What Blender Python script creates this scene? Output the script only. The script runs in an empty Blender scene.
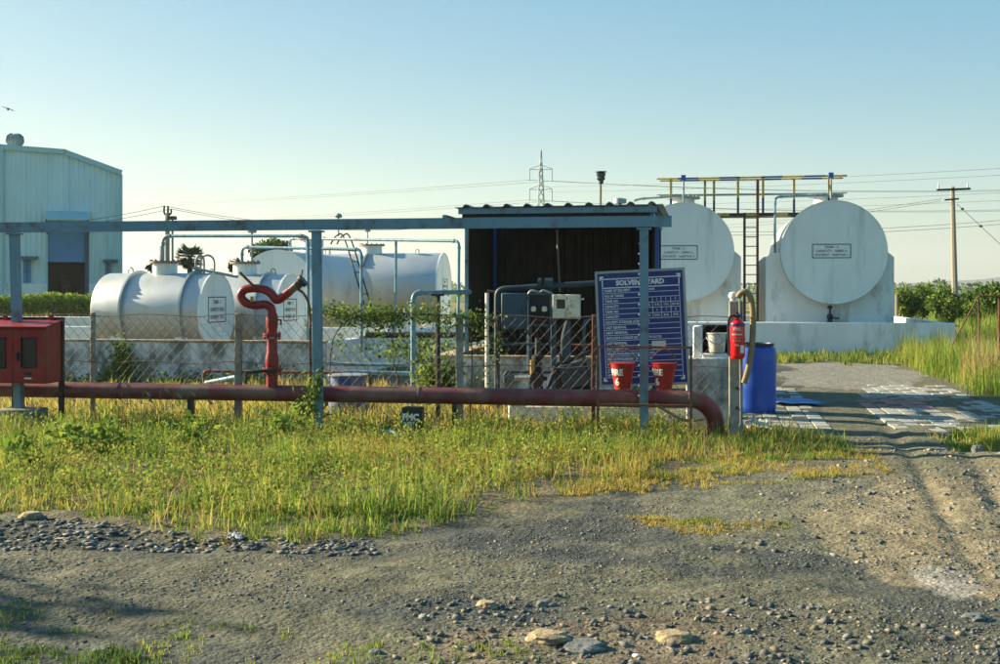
import bpy, math, random
import numpy as np
from mathutils import Vector, Matrix
random.seed(7); RNG = np.random.default_rng(11)
R = math.radians
SC = bpy.context.scene
COL = SC.collection

# ------------------------------------------------------------------ camera
PSI = R(9.5); EYE = 1.75; F = 1200.0; HOR = 290.0
cam_d = bpy.data.cameras.new('camera'); cam = bpy.data.objects.new('camera', cam_d); COL.objects.link(cam)
cam.location = (0, 0, EYE); cam.rotation_euler = (R(90), 0, PSI)
cam_d.sensor_width = 36; cam_d.lens = F/1000*36; cam_d.shift_y = -(332-HOR)/1000
cam_d.clip_start = .1; cam_d.clip_end = 9000
SC.camera = cam
# ------------------------------------------------------------------ sky, sun, exposure
SUN_AZ = R(-80); SUN_EL = R(22)          # azimuth from +Y, clockwise positive
w = bpy.data.worlds.new('World'); SC.world = w; w.use_nodes = True
nt = w.node_tree; bg = nt.nodes['Background']
sky = nt.nodes.new('ShaderNodeTexSky'); sky.sky_type = 'NISHITA'; sky.sun_disc = False
sky.sun_elevation = SUN_EL; sky.sun_rotation = SUN_AZ; sky.altitude = 0
sky.air_density = 1.0; sky.dust_density = 1.0; sky.ozone_density = 1.8
sg = nt.nodes.new('ShaderNodeGamma'); sg.inputs[1].default_value = 0.35
nt.links.new(sky.outputs[0], sg.inputs[0]); hs_ = nt.nodes.new('ShaderNodeHueSaturation'); hs_.inputs['Saturation'].default_value = 3.0
wt = nt.nodes.new('ShaderNodeMix'); wt.data_type = 'RGBA'; wt.blend_type = 'MULTIPLY'; wt.inputs[0].default_value = 1; wt.inputs[7].default_value = (.87, .975, .925, 1)
nt.links.new(sg.outputs[0], hs_.inputs['Color']); nt.links.new(hs_.outputs[0], wt.inputs[6]); nt.links.new(wt.outputs[2], bg.inputs[0]); bg.inputs[1].default_value = .15
sl = bpy.data.lights.new('sun', 'SUN'); sl.energy = 4.9; sl.angle = R(.6); sl.color = (1, .85, .60)
so = bpy.data.objects.new('sun', sl); COL.objects.link(so)
sd = Vector((math.cos(SUN_EL)*math.sin(SUN_AZ), math.cos(SUN_EL)*math.cos(SUN_AZ), math.sin(SUN_EL)))
so.rotation_euler = sd.to_track_quat('Z', 'Y').to_euler(); so.location = (-20, 5, 20)
SC.view_settings.view_transform = 'Standard'; SC.view_settings.look = 'None'
SC.view_settings.gamma = 1; SC.view_settings.use_curve_mapping = False
SC.view_settings.exposure = 1.6
SC.render.engine = 'CYCLES'

# ------------------------------------------------------------------ projection helpers
s_, c_ = math.sin(PSI), math.cos(PSI)
def ray(px):
    u = (px-500)/F
    return (-s_+c_*u, c_+s_*u)
def W(px, py, y):
    d = ray(px); t = y/d[1]
    return Vector((t*d[0], y, EYE+t*(HOR-py)/F))
def G(px, py, z=0.0):
    d = ray(px); t = (EYE-z)*F/(py-HOR)
    return Vector((t*d[0], t*d[1], z))
def PX(px, y): return W(px, 0, y).x
def SZ(n, px, y):                       # n pixels at that place in metres
    return n*(y/ray(px)[1])/F
def proj(x, y, z=0.0):
    X = x*c_+y*s_; Y = -x*s_+y*c_
    Y = np.maximum(Y, .05) if isinstance(Y, np.ndarray) else max(Y, .05)
    return 500+F*X/Y, HOR+F*(EYE-z)/Y

def _h(ix, iy, seed):
    n = (ix.astype(np.int64)*374761393 + iy.astype(np.int64)*668265263 + seed*974711) & 0x7fffffff
    n = ((n ^ (n >> 13))*1274126177) & 0x7fffffff
    return ((n ^ (n >> 16)) & 0xffff)/65535.0
def vn(x, y, seed=0):
    x = np.asarray(x, float); y = np.asarray(y, float)
    ix = np.floor(x); iy = np.floor(y); fx = x-ix; fy = y-iy
    fx = fx*fx*(3-2*fx); fy = fy*fy*(3-2*fy)
    a = _h(ix, iy, seed); b = _h(ix+1, iy, seed); c = _h(ix, iy+1, seed); d = _h(ix+1, iy+1, seed)
    return (a*(1-fx)+b*fx)*(1-fy)+(c*(1-fx)+d*fx)*fy
def fbm(x, y, seed=0, o=4):
    x = np.asarray(x, float); y = np.asarray(y, float)
    v = 0; a = .5; n = 0
    for k in range(o):
        v = v+a*vn(x*2**k, y*2**k, seed+k*7); n += a; a *= .5
    return v/n
def inpoly(x, y, poly):
    r = np.zeros(np.shape(x), bool); n = len(poly); j = n-1
    for i in range(n):
        xi, yi = poly[i]; xj, yj = poly[j]
        cnd = ((yi > y) != (yj > y)) & (x < (xj-xi)*(y-yi)/((yj-yi) or 1e-9)+xi)
        r ^= cnd; j = i
    return r

# ------------------------------------------------------------------ materials
def srgb(r, g, b): return tuple(((v/255)/12.92 if v/255 <= .04045 else ((v/255+.055)/1.055)**2.4) for v in (r, g, b))
MATS = {}
def mat(name, col, rough=.6, metal=0., var=.18, scale=3., bump=0., bscale=25., dirt=None, damt=.5, dscale=2., dstretch=1., spec=.4, coat=0):
    m = bpy.data.materials.new(name); m.use_nodes = True; n = m.node_tree.nodes; L = m.node_tree.links
    b = n['Principled BSDF']; b.inputs['Roughness'].default_value = rough; b.inputs['Metallic'].default_value = metal
    b.inputs['Specular IOR Level'].default_value = spec
    if coat: b.inputs['Coat Weight'].default_value = coat
    tc = n.new('ShaderNodeTexCoord')
    nz = n.new('ShaderNodeTexNoise'); nz.inputs['Scale'].default_value = scale; nz.inputs['Detail'].default_value = 6
    L.new(tc.outputs['Object'], nz.inputs['Vector'])
    mr = n.new('ShaderNodeMapRange'); mr.inputs[1].default_value = .3; mr.inputs[2].default_value = .7
    mr.inputs[3].default_value = 1-var; mr.inputs[4].default_value = 1+var
    L.new(nz.outputs[0], mr.inputs[0])
    mx = n.new('ShaderNodeMix'); mx.data_type = 'RGBA'; mx.blend_type = 'MULTIPLY'; mx.inputs[0].default_value = 1
    mx.inputs[6].default_value = (*col, 1); L.new(mr.outputs[0], mx.inputs[7])
    out = mx.outputs[2]
    if dirt:
        mp = n.new('ShaderNodeMapping'); mp.inputs['Scale'].default_value = (1, 1, 1/dstretch); L.new(tc.outputs['Object'], mp.inputs[0])
        n2 = n.new('ShaderNodeTexNoise'); n2.inputs['Scale'].default_value = dscale; n2.inputs['Detail'].default_value = 8; n2.inputs['Roughness'].default_value = .65
        L.new(mp.outputs[0], n2.inputs['Vector'])
        r2 = n.new('ShaderNodeMapRange'); r2.inputs[1].default_value = .58-damt*.27; r2.inputs[2].default_value = .74-damt*.22
        L.new(n2.outputs[0], r2.inputs[0])
        m2 = n.new('ShaderNodeMix'); m2.data_type = 'RGBA'; L.new(r2.outputs[0], m2.inputs[0]); L.new(out, m2.inputs[6]); m2.inputs[7].default_value = (*dirt, 1)
        out = m2.outputs[2]
    L.new(out, b.inputs['Base Color'])
    rr = n.new('ShaderNodeMapRange'); rr.inputs[3].default_value = max(.05, rough-.12); rr.inputs[4].default_value = min(1, rough+.15); L.new(nz.outputs[0], rr.inputs[0]); L.new(rr.outputs[0], b.inputs['Roughness'])
    if bump:
        n3 = n.new('ShaderNodeTexNoise'); n3.inputs['Scale'].default_value = bscale; n3.inputs['Detail'].default_value = 5; L.new(tc.outputs['Object'], n3.inputs['Vector'])
        bp = n.new('ShaderNodeBump'); bp.inputs['Strength'].default_value = bump; bp.inputs['Distance'].default_value = .02
        L.new(n3.outputs[0], bp.inputs['Height']); L.new(bp.outputs[0], b.inputs['Normal'])
    MATS[name] = m; return m
def leafmat(name, trans=.35, rough=.55):
    m = bpy.data.materials.new(name); m.use_nodes = True; n = m.node_tree.nodes; L = m.node_tree.links
    b = n['Principled BSDF']; b.inputs['Roughness'].default_value = rough+.2; b.inputs['Specular IOR Level'].default_value = .12
    a = n.new('ShaderNodeAttribute'); a.attribute_name = 'tint'; L.new(a.outputs['Color'], b.inputs['Base Color'])
    if trans:
        t = n.new('ShaderNodeBsdfTranslucent'); L.new(a.outputs['Color'], t.inputs['Color'])
        mx = n.new('ShaderNodeMixShader'); mx.inputs[0].default_value = trans
        L.new(b.outputs[0], mx.inputs[1]); L.new(t.outputs[0], mx.inputs[2]); L.new(mx.outputs[0], n['Material Output'].inputs['Surface'])
    MATS[name] = m; return m
RUST = (.16, .07, .035)
mat('steel_blue', srgb(100, 138, 156), .45, 0, .12, 2, .05, 40, dirt=(.10, .09, .08), damt=.25, dscale=4)
mat('pipe_blue', srgb(112, 156, 172), .42, 0, .12, 3, dirt=(.12, .10, .08), damt=.35, dscale=6)
mat('red_oxide', srgb(112, 54, 56), .48, 0, .15, 3, .1, 30, dirt=srgb(120, 98, 84), damt=.45, dscale=2.2)
mat('red_paint', srgb(142, 36, 36), .4, 0, .14, 5, dirt=srgb(96, 30, 26), damt=.3, dscale=6)
mat('cabinet_red', srgb(136, 28, 32), .45, 0, .12, 3, dirt=srgb(120, 60, 52), damt=.3, dscale=3)
mat('extinguisher_red', srgb(206, 22, 28), .25, 0, .05, 3, coat=.4)
mat('bucket_red', srgb(168, 30, 30), .45, 0, .12, 6, dirt=srgb(120, 24, 24), damt=.3, dscale=9)
mat('tank_silver', srgb(182, 189, 190), .45, .55, .05, 1.5, .06, 6, dirt=srgb(172, 174, 166), damt=.3, dscale=1.8, dstretch=3)
mat('tank_white', srgb(226, 234, 230), .5, 0, .05, 1.2, .03, 8, dirt=srgb(200, 210, 204), damt=.2, dscale=2.2, dstretch=9)
mat('whitewash', srgb(228, 232, 228), .85, 0, .06, 1.2, .2, 20, dirt=srgb(160, 164, 156), damt=.10, dscale=1.7, dstretch=2.6)
mat('whitewash_clean', srgb(232, 232, 230), .85, 0, .06, 1.2, .2, 20, dirt=srgb(176, 182, 174), damt=.14, dscale=1.6, dstretch=2.4)
mat('whitewash_worn', srgb(206, 212, 212), .88, 0, .12, 2, .35, 22, dirt=srgb(104, 110, 102), damt=.62, dscale=2.6, dstretch=1.5)
mat('concrete', srgb(160, 156, 144), .88, 0, .15, 3, .3, 30, dirt=srgb(98, 96, 88), damt=.5, dscale=3)
mat('concrete_sunlit', srgb(186, 166, 138), .88, 0, .15, 3, .3, 30, dirt=srgb(120, 108, 92), damt=.45, dscale=3)  # concrete with the tan of low sunlight put into its colour
mat('black_sheet', (.034, .035, .034), .6, 0, .25, 3, spec=.2)
mat('blue_trim', srgb(40, 92, 170), .5, 0, .1, 3)
mat('roof_sheet', srgb(120, 140, 150), .4, .3, .12, 3)
mat('black_iron', (.028, .028, .03), .5, .3, .2, 8, dirt=RUST, damt=.25, dscale=7)
mat('rusty', (.20, .085, .05), .8, 0, .3, 9, .3, 60, dirt=(.09, .05, .04), damt=.5, dscale=12)
mat('flange_brown', srgb(138, 120, 104), .7, 0, .25, 9)
mat('rusty_wire', (.15, .10, .07), .75, 0, .3, 9)
mat('galvanised', srgb(150, 156, 154), .45, .5, .15, 6)
mat('cladding', srgb(200, 224, 228), .5, 0, .05, .4, dirt=srgb(172, 204, 204), damt=.3, dscale=.5, dstretch=6)
mat('cladding_trim', srgb(160, 198, 202), .5, .1, .05, .6)
mat('shutter_blue', srgb(72, 136, 184), .5, 0, .08, 1)
mat('dark_inside', (.02, .018, .017), .9, 0, .2, 2)
mat('drum_blue', srgb(24, 74, 170), .42, 0, .1, 3, dirt=srgb(60, 98, 170), damt=.2, dscale=4, spec=.5)
mat('drum_blue_dusty', srgb(52, 84, 160), .6, 0, .15, 4, dirt=srgb(130, 126, 120), damt=.6, dscale=5)
mat('black_plastic', (.015, .016, .018), .45, 0, .2, 6)
mat('board_blue', srgb(16, 34, 108), .35, 0, .1, 2, dirt=srgb(40, 56, 130), damt=.25, dscale=5, spec=.5)
mat('board_white', srgb(214, 220, 226), .5, 0, .06, 8)
mat('paint_white', srgb(226, 224, 214), .55, 0, .08, 8)
mat('letter_black', (.02, .02, .022), .6, 0, .05, 5)
mat('cream', srgb(214, 212, 186), .5, 0, .1, 6, dirt=srgb(120, 88, 60), damt=.2, dscale=10)
mat('teal_box', srgb(52, 80, 94), .5, 0, .15, 4)
mat('dark_teal', srgb(38, 58, 68), .55, 0, .2, 5)
mat('motor_dark', (.02, .024, .027), .6, .2, .25, 6)
mat('brass', srgb(172, 138, 60), .4, .5, .1, 9)
mat('hose', srgb(140, 122, 84), .7, 0, .15, 12, .2, 60)
mat('bucket_white', srgb(214, 212, 202), .5, 0, .08, 5, dirt=srgb(150, 140, 120), damt=.35, dscale=6)
mat('yellow_paint', srgb(196, 168, 82), .5, 0, .12, 5, dirt=srgb(120, 90, 40), damt=.25, dscale=7)
mat('navy_paint', srgb(40, 70, 110), .5, 0, .12, 5)
mat('glass_dark', (.02, .022, .024), .12, 0, .1, 3, spec=.6)
mat('paver_grey', srgb(156, 158, 150), .9, 0, .14, 5, .2, 40, dirt=srgb(126, 118, 98), damt=.42, dscale=2.5)
mat('paver_red', srgb(168, 116, 106), .85, 0, .15, 5, .2, 40, dirt=srgb(128, 100, 86), damt=.5, dscale=2.5)
mat('tarp_blue', srgb(56, 108, 168), .5, 0, .12, 6)
mat('paper', srgb(206, 200, 186), .9, 0, .12, 6)
mat('bark', (.11, .085, .06), .9, 0, .3, 6, .5, 20)
mat('pole_concrete', srgb(146, 138, 122), .85, 0, .1, 2)
mat('wire_dark', (.05, .055, .06), .6, .2, .1, 4)
mat('lattice', srgb(120, 130, 132), .5, .4, .1, 1)
mat('rock_grey', srgb(104, 108, 104), .9, 0, .3, 9, .6, 25)
mat('rock_tan', srgb(164, 146, 112), .9, 0, .25, 9, .6, 25, dirt=srgb(110, 98, 80), damt=.4, dscale=9)
mat('hill', (.06, .08, .07), .9, 0, .2, .004)
mat('bird', (.06, .06, .055), .8, 0, .1, 9)
leafmat('leaves', .35); leafmat('grass_blades', .5, .5); leafmat('stones', 0, .9)

# ------------------------------------------------------------------ object helpers
ORG = {}
def _finish(o, parent, label, cat, group, kind):
    COL.objects.link(o)
    if parent is not None:
        o.parent = parent; ORG[o.name] = ORG[parent.name]
    else:
        ORG[o.name] = Vector((0, 0, 0))
    if label: o['label'] = label
    if cat: o['category'] = cat
    if group: o['group'] = group
    if kind: o['kind'] = kind
    return o
def thing(name, label, cat, loc, rotz=0, group=None, rot=None):
    o = bpy.data.objects.new(name, None); o.empty_display_size = .2
    _finish(o, None, label, cat, group, None)
    o.location = loc; o.rotation_euler = rot if rot else (0, 0, rotz)
    ORG[o.name] = Vector(loc) if not (rot or rotz) else Vector((0, 0, 0))
    return o
class MB:
    def __init__(s): s.v = []; s.f = []
    def add(s, vs, fs):
        o = len(s.v); s.v += [tuple(v) for v in vs]; s.f += [tuple(i+o for i in f) for f in fs]; return s
    def box(s, c, d, rot=None):
        x, y, z = d[0]/2, d[1]/2, d[2]/2; c = Vector(c)
        vs = [Vector((a*x, b*y, e*z)) for e in (-1, 1) for b in (-1, 1) for a in (-1, 1)]
        if rot is not None: vs = [rot @ v for v in vs]
        return s.add([c+v for v in vs], [(0, 2, 3, 1), (4, 5, 7, 6), (0, 1, 5, 4), (2, 6, 7, 3), (0, 4, 6, 2), (1, 3, 7, 5)])
    def span(s, a, b):
        a = Vector(a); b = Vector(b); return s.box((a+b)/2, [abs(b[i]-a[i]) for i in range(3)])
    def tube(s, path, r, n=10, cap=True):
        P = [Vector(p) for p in path]; m = len(P); rs = r if isinstance(r, (list, tuple)) else [r]*m
        up = None; vs = []
        for i in range(m):
            t = (P[min(i+1, m-1)]-P[max(i-1, 0)]).normalized()
            if up is None:
                up = Vector((0, 0, 1)) if abs(t.z) < .9 else Vector((0, 1, 0))
            u = (up-t*up.dot(t)); u = u.normalized() if u.length > 1e-5 else t.orthogonal().normalized()
            up = u; v = t.cross(u)
            for k in range(n):
                a = 2*math.pi*k/n; vs.append(P[i]+(u*math.cos(a)+v*math.sin(a))*rs[i])
        fs = [(i*n+k, i*n+(k+1) % n, (i+1)*n+(k+1) % n, (i+1)*n+k) for i in range(m-1) for k in range(n)]
        if cap: fs += [tuple(range(n-1, -1, -1)), tuple((m-1)*n+k for k in range(n))]
        return s.add(vs, fs)
    def bar(s, a, b, wd, ht):                       # rectangular bar between two points
        a = Vector(a); b = Vector(b); t = (b-a).normalized()
        u = Vector((0, 0, 1)) if abs(t.z) < .9 else Vector((0, 1, 0))
        u = (u-t*u.dot(t)).normalized(); v = t.cross(u)
        vs = [p+v*(i*wd/2)+u*(j*ht/2) for p in (a, b) for i, j in ((-1, -1), (1, -1), (1, 1), (-1, 1))]
        return s.add(vs, [(3, 2, 1, 0), (4, 5, 6, 7), (0, 1, 5, 4), (1, 2, 6, 5), (2, 3, 7, 6), (3, 0, 4, 7)])
    def lathe(s, prof, n=24, c=(0, 0, 0), axis='z'):
        vs = []; c = Vector(c)
        for (r, h) in prof:
            for k in range(n):
                a = 2*math.pi*k/n; x, y = r*math.cos(a), r*math.sin(a)
                vs.append(c+(Vector((x, y, h)) if axis == 'z' else Vector((h, x, y)) if axis == 'x' else Vector((y, h, x))))
        m = len(prof)
        fs = [(i*n+k, i*n+(k+1) % n, (i+1)*n+(k+1) % n, (i+1)*n+k) for i in range(m-1) for k in range(n)]
        if prof[0][0] > 1e-4: fs.append(tuple(range(n-1, -1, -1)))
        if prof[-1][0] > 1e-4: fs.append(tuple((m-1)*n+k for k in range(n)))
        return s.add(vs, fs)
    def prism(s, poly, d, axis='y'):                # closed polygon extruded from d[0] to d[1]
        n = len(poly)
        def pt(p, h): return (p[0], h, p[1]) if axis == 'y' else (h, p[0], p[1]) if axis == 'x' else (p[0], p[1], h)
        vs = [pt(p, d[0]) for p in poly]+[pt(p, d[1]) for p in poly]
        fs = [tuple(range(n)), tuple(range(2*n-1, n-1, -1))]+[(i, i+n, (i+1) % n+n, (i+1) % n) for i in range(n)]
        return s.add(vs, fs)
    def build(s, name, m, parent=None, label=None, cat=None, group=None, kind=None, bevel=0, smooth=True, loc=None):
        me = bpy.data.meshes.new(name)
        o3 = ORG[parent.name] if parent is not None else (Vector(loc) if loc is not None else Vector((0, 0, 0)))
        me.from_pydata([Vector(v)-o3 for v in s.v], [], s.f); me.update()
        import bmesh
        bm = bmesh.new(); bm.from_mesh(me); bmesh.ops.recalc_face_normals(bm, faces=bm.faces); bm.to_mesh(me); bm.free()
        if smooth:
            me.polygons.foreach_set('use_smooth', [True]*len(me.polygons)); me.set_sharp_from_angle(angle=R(38))
        me.materials.append(MATS[m])
        o = bpy.data.objects.new(name, me); _finish(o, parent, label, cat, group, kind)
        if loc is not None and parent is None: o.location = loc; ORG[o.name] = Vector(loc)
        if bevel:
            b = o.modifiers.new('bevel', 'BEVEL'); b.width = bevel; b.segments = 2; b.limit_method = 'ANGLE'; b.angle_limit = R(40)
        return o
def smooth_path(P, k=6):
    P = [Vector(p) for p in P]; out = []
    for i in range(len(P)-1):
        a = P[max(i-1, 0)]; b = P[i]; c = P[i+1]; d = P[min(i+2, len(P)-1)]
        for j in range(k):
            t = j/k; out.append(.5*((2*b)+(c-a)*t+(2*a-5*b+4*c-d)*t*t+(3*b-a-3*c+d)*t**3))
    out.append(P[-1]); return out
def elbow_path(P, rad=.12, k=5):                    # polyline with rounded corners
    P = [Vector(p) for p in P]; out = [P[0]]
    for i in range(1, len(P)-1):
        a = (P[i-1]-P[i]); b = (P[i+1]-P[i]); r = min(rad, a.length*.45, b.length*.45)
        p0 = P[i]+a.normalized()*r; p1 = P[i]+b.normalized()*r
        for j in range(k+1):
            t = j/k; out.append(p0*(1-t)**2+P[i]*2*t*(1-t)+p1*t*t)
    out.append(P[-1]); return out
def text(name, body, size, m, parent, loc, rot, align='CENTER', ext=.001, off=0.0, squash=1.0):
    cu = bpy.data.curves.new(name, 'FONT'); cu.body = body; cu.size = size; cu.align_x = align; cu.align_y = 'CENTER'
    cu.extrude = ext; cu.offset = off; cu.resolution_u = 2
    t = bpy.data.objects.new('tmp', cu); COL.objects.link(t)
    me = bpy.data.meshes.new_from_object(t); bpy.data.objects.remove(t); bpy.data.curves.remove(cu)
    me.name = name; me.materials.clear(); me.materials.append(MATS[m])
    M = Matrix.Translation(Vector(loc)) @ rot @ Matrix.Diagonal((squash, 1, 1, 1)); me.transform(M)
    o = bpy.data.objects.new(name, me); return _finish(o, parent, None, None, None, None)
FACE_Y = Matrix.Rotation(R(90), 4, 'X')                                    # reads from -Y
FACE_X = Matrix.Rotation(R(90), 4, 'Z') @ Matrix.Rotation(R(90), 4, 'X')   # reads from +X
def fast(name, V, faces, tint, m, parent=None, **k):
    me = bpy.data.meshes.new(name); V = np.asarray(V, np.float32); nf = [len(faces)]
    if parent is not None: V = V-np.array(ORG[parent.name], np.float32)
    loops = np.concatenate([np.asarray(f, np.int32).ravel() for f in faces if len(f)])
    tot = np.concatenate([np.full(len(f), np.asarray(f).shape[1], np.int32) for f in faces if len(f)])
    st = np.concatenate([[0], np.cumsum(tot)[:-1]]).astype(np.int32)
    me.vertices.add(len(V)); me.vertices.foreach_set('co', V.ravel())
    me.loops.add(len(loops)); me.loops.foreach_set('vertex_index', loops)
    me.polygons.add(len(tot)); me.polygons.foreach_set('loop_start', st)
    me.update(calc_edges=True); me.validate()
    a = me.attributes.new('tint', 'FLOAT_COLOR', 'POINT')
    c4 = np.ones((len(V), 4), np.float32); c4[:, :3] = tint; a.data.foreach_set('color', c4.ravel())
    me.materials.append(MATS[m]); o = bpy.data.objects.new(name, me)
    return _finish(o, parent, k.get('label'), k.get('cat'), k.get('group'), k.get('kind'))

# foliage: a cloud of bent leaves round given points
def leaves(name, P, size, tints, parent=None, up=.25, **k):
    P = np.asarray(P, float); n = len(P); size = np.broadcast_to(np.asarray(size, float), n)*RNG.uniform(.6, 1.35, n)
    d = RNG.normal(size=(n, 3)); d[:, 2] += up; d /= np.linalg.norm(d, axis=1)[:, None]
    e = RNG.normal(size=(n, 3)); e -= d*(e*d).sum(1)[:, None]; e /= np.linalg.norm(e, axis=1)[:, None]
    f = np.cross(d, e); L = size[:, None]
    V = np.stack([P, P+d*L*.5+e*L*.27+f*L*.05, P+d*L+f*L*.0, P+d*L*.5-e*L*.27+f*L*.05], 1).reshape(-1, 3)
    i = np.arange(n)*4
    T = np.repeat(np.asarray(tints), 4, axis=0)
    F3 = np.concatenate([np.stack([i, i+1, i+2], 1), np.stack([i, i+2, i+3], 1)])
    return fast(name, V, [F3], T, 'leaves', parent, **k)
def tints(n, cols, jit=.25, noise=None):
    cols = np.asarray(cols); idx = RNG.integers(0, len(cols), n) if noise is None else np.clip((noise*len(cols)).astype(int), 0, len(cols)-1)
    return np.clip(cols[idx]*RNG.uniform(1-jit, 1+jit, (n, 1)), 0, 1)
GREEN = [(.07, .125, .028), (.095, .16, .035), (.13, .20, .045), (.055, .10, .025)]
YELLOW = [(.40, .33, .08), (.48, .37, .10), (.33, .31, .06), (.48, .33, .11)]
LUSH = [(.16, .25, .04), (.21, .30, .05), (.13, .21, .035), (.29, .35, .06)]
MIXED = [(.26, .33, .05), (.36, .36, .07), (.23, .29, .05), (.44, .37, .09)]
def blades(name, P, H, T, wid=.007, lean=.35, parent=None, **k):
    P = np.asarray(P, float); n = len(P); H = np.broadcast_to(np.asarray(H, float), n); wid = np.broadcast_to(np.asarray(wid, float), n)
    a = RNG.uniform(0, 2*math.pi, n); ln = RNG.normal(0, lean, n); b = a+RNG.normal(0, .8, n)+math.pi/2
    side = np.stack([np.cos(b), np.sin(b), 0*b], 1)*wid[:, None]
    dr = np.stack([np.cos(a), np.sin(a), 0*a], 1)*(H*ln)[:, None]
    up = np.stack([0*a, 0*a, H], 1)
    mid = P+up*.55+dr*.35; tip = P+up*(1-.25*np.minimum(abs(ln), 1))[:, None]+dr
    V = np.stack([P-side, P+side, mid+side*.75, mid-side*.75, tip], 1).reshape(-1, 3)
    i = np.arange(n)*5
    return fast(name, V, [np.stack([i, i+1, i+2, i+3], 1), np.stack([i+3, i+2, i+4], 1)], np.repeat(T, 5, axis=0), 'grass_blades', parent, **k)
def scatter(poly, n, warp=14, ys=5, seed=3):          # ground points inside an outline seen on the ground
    Q = np.array([G(px, max(py, HOR+9))[:2] for px, py in poly]); lo = Q.min(0); hi = Q.max(0); out = np.zeros((0, 2))
    while len(out) < n:
        p = RNG.uniform(lo, hi, (n*3, 2)); u, v = proj(p[:, 0], p[:, 1])
        u = u+(fbm(p[:, 0]*1.7, p[:, 1]*1.7, seed)-.5)*warp*2; v = v+(fbm(p[:, 0]*1.3+9, p[:, 1]*1.3, seed+5)-.5)*ys*2
        out = np.concatenate([out, p[inpoly(u, v, poly)]])
    return out[:n]

# ------------------------------------------------------------------ ground
def gh(x, y):
    x = np.asarray(x, float); y = np.asarray(y, float)
    near = np.exp(-np.maximum(np.abs(y-9)-4, 0)/3)
    h = (fbm(x*.6, y*.6, 21)-.5)*.10*near + (fbm(x*3.5, y*3.5, 22, 3)-.5)*.05*near
    u, v = proj(x, y)
    q_ = u-.85*(v-430)+14*np.sin(v/40)
    h = h-.03*(np.exp(-((q_-875)/9)**2)+np.exp(-((q_-935)/11)**2))*np.clip((v-400)/30, 0, 1)*np.clip((600-v)/60, 0, 1)*(.6+.8*vn(x*2, y*2, 5))
    return h
xs = np.concatenate([-np.geomspace(6000, 9, 60), np.arange(-8.5, 9.5, .05), np.geomspace(10, 6000, 60)])
ys = np.concatenate([[-300, -60, -15, -3, 1, 3], np.arange(4.2, 16, .05), np.arange(16.05, 34, .2), np.geomspace(34.5, 6500, 70)])
Xg, Yg = np.meshgrid(xs, ys); Zg = gh(Xg, Yg); far_m = Yg < 3.0
U, V_ = proj(Xg, Yg)
Uw = U+(fbm(Xg*.9, Yg*.9, 31)-.5)*70; Vw = V_+(fbm(Xg*.8+7, Yg*.8, 32)-.5)*22
ROAD = np.array((.064, .071, .062)); TAN = np.array((.16, .155, .10)); SOIL = np.array((.15, .125, .07)); RED = np.array((.20, .13, .085))
GREY = np.array((.20, .20, .185))
n1 = fbm(Xg*.7, Yg*1.4, 41)[..., None]; n2 = fbm(Xg*2.5, Yg*2.5, 42)[..., None]
k_ = np.clip((n1-.40)*4.5+(n2-.5)*1.2, 0, .85); tint = ROAD*(1-k_)+TAN*.78*k_
def blend(mask, colr, amt):
    global tint
    k = (mask[..., None]*amt); tint = tint*(1-k)+np.asarray(colr)*k
blend(inpoly(Uw, Vw, [(-4000, 555), (300, 556), (420, 590), (300, 640), (-4000, 660)]).astype(float), TAN*.72, .5)
blend(inpoly(Uw, Vw, [(620, 500), (760, 475), (1010, 440), (1400, 470), (1400, 600), (1000, 590), (800, 545), (700, 540)]).astype(float), TAN, .62)
blend(inpoly(Uw, Vw, [(800, 520), (860, 490), (930, 460), (1100, 440), (1500, 440), (1500, 680), (900, 590)]).astype(float), (.27, .215, .125), .55)  # tan dirt, with the warm sunlight on it painted into the colour
blend(inpoly(Uw, Vw, [(915, 572), (950, 572), (985, 596), (965, 604), (925, 592)]).astype(float), (.34, .34, .32), .4)
blend(inpoly(Uw, Vw, [(450, 625), (720, 615), (760, 700), (400, 700)]).astype(float), RED, .3)
blend(inpoly(Uw, Vw, [(770, 350), (930, 352), (1000, 385), (1000, 480), (900, 480), (820, 440), (800, 395)]).astype(float), TAN*.82, .85)
blend(inpoly(Uw*.7+U*.3, Vw*.5+V_*.5, [(782, 388), (858, 392), (915, 386), (912, 368), (880, 361), (790, 362), (778, 374)]).astype(float), (.27, .26, .23), .55)
blend(((V_ < 445) & (U < 740) & (V_ > 300)).astype(float), SOIL, .9)
blend(inpoly(Uw, Vw, [(-4000, 425), (740, 420), (880, 480), (690, 470), (600, 495), (440, 525), (300, 545), (180, 545), (0, 512), (-4000, 512)]).astype(float), SOIL, .7)
fa = np.clip((Yg-30)/15, 0, 1); fn = fbm(Xg*.02, Yg*.05, 51)
fcol = np.where((fn > .55)[..., None], np.array((.22, .20, .09)), np.array((.10, .145, .04)))
tint = tint*(1-fa[..., None])+fcol*fa[..., None]
tint = tint*(.82+.36*n2)
nx, ny = len(xs), len(ys); ii = (np.arange(ny-1)[:, None]*nx+np.arange(nx-1)[None]).ravel()
gm = bpy.data.materials.new('ground_soil'); gm.use_nodes = True; MATS['ground_soil'] = gm
n = gm.node_tree.nodes; L = gm.node_tree.links; b = n['Principled BSDF']; b.inputs['Roughness'].default_value = .95; b.inputs['Specular IOR Level'].default_value = .15
at = n.new('ShaderNodeAttribute'); at.attribute_name = 'tint'; tc = n.new('ShaderNodeTexCoord')
vo = n.new('ShaderNodeTexVoronoi'); vo.inputs['Scale'].default_value = 55; L.new(tc.outputs['Object'], vo.inputs['Vector'])
v2 = n.new('ShaderNodeTexVoronoi'); v2.inputs['Scale'].default_value = 22; L.new(tc.outputs['Object'], v2.inputs['Vector'])
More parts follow.
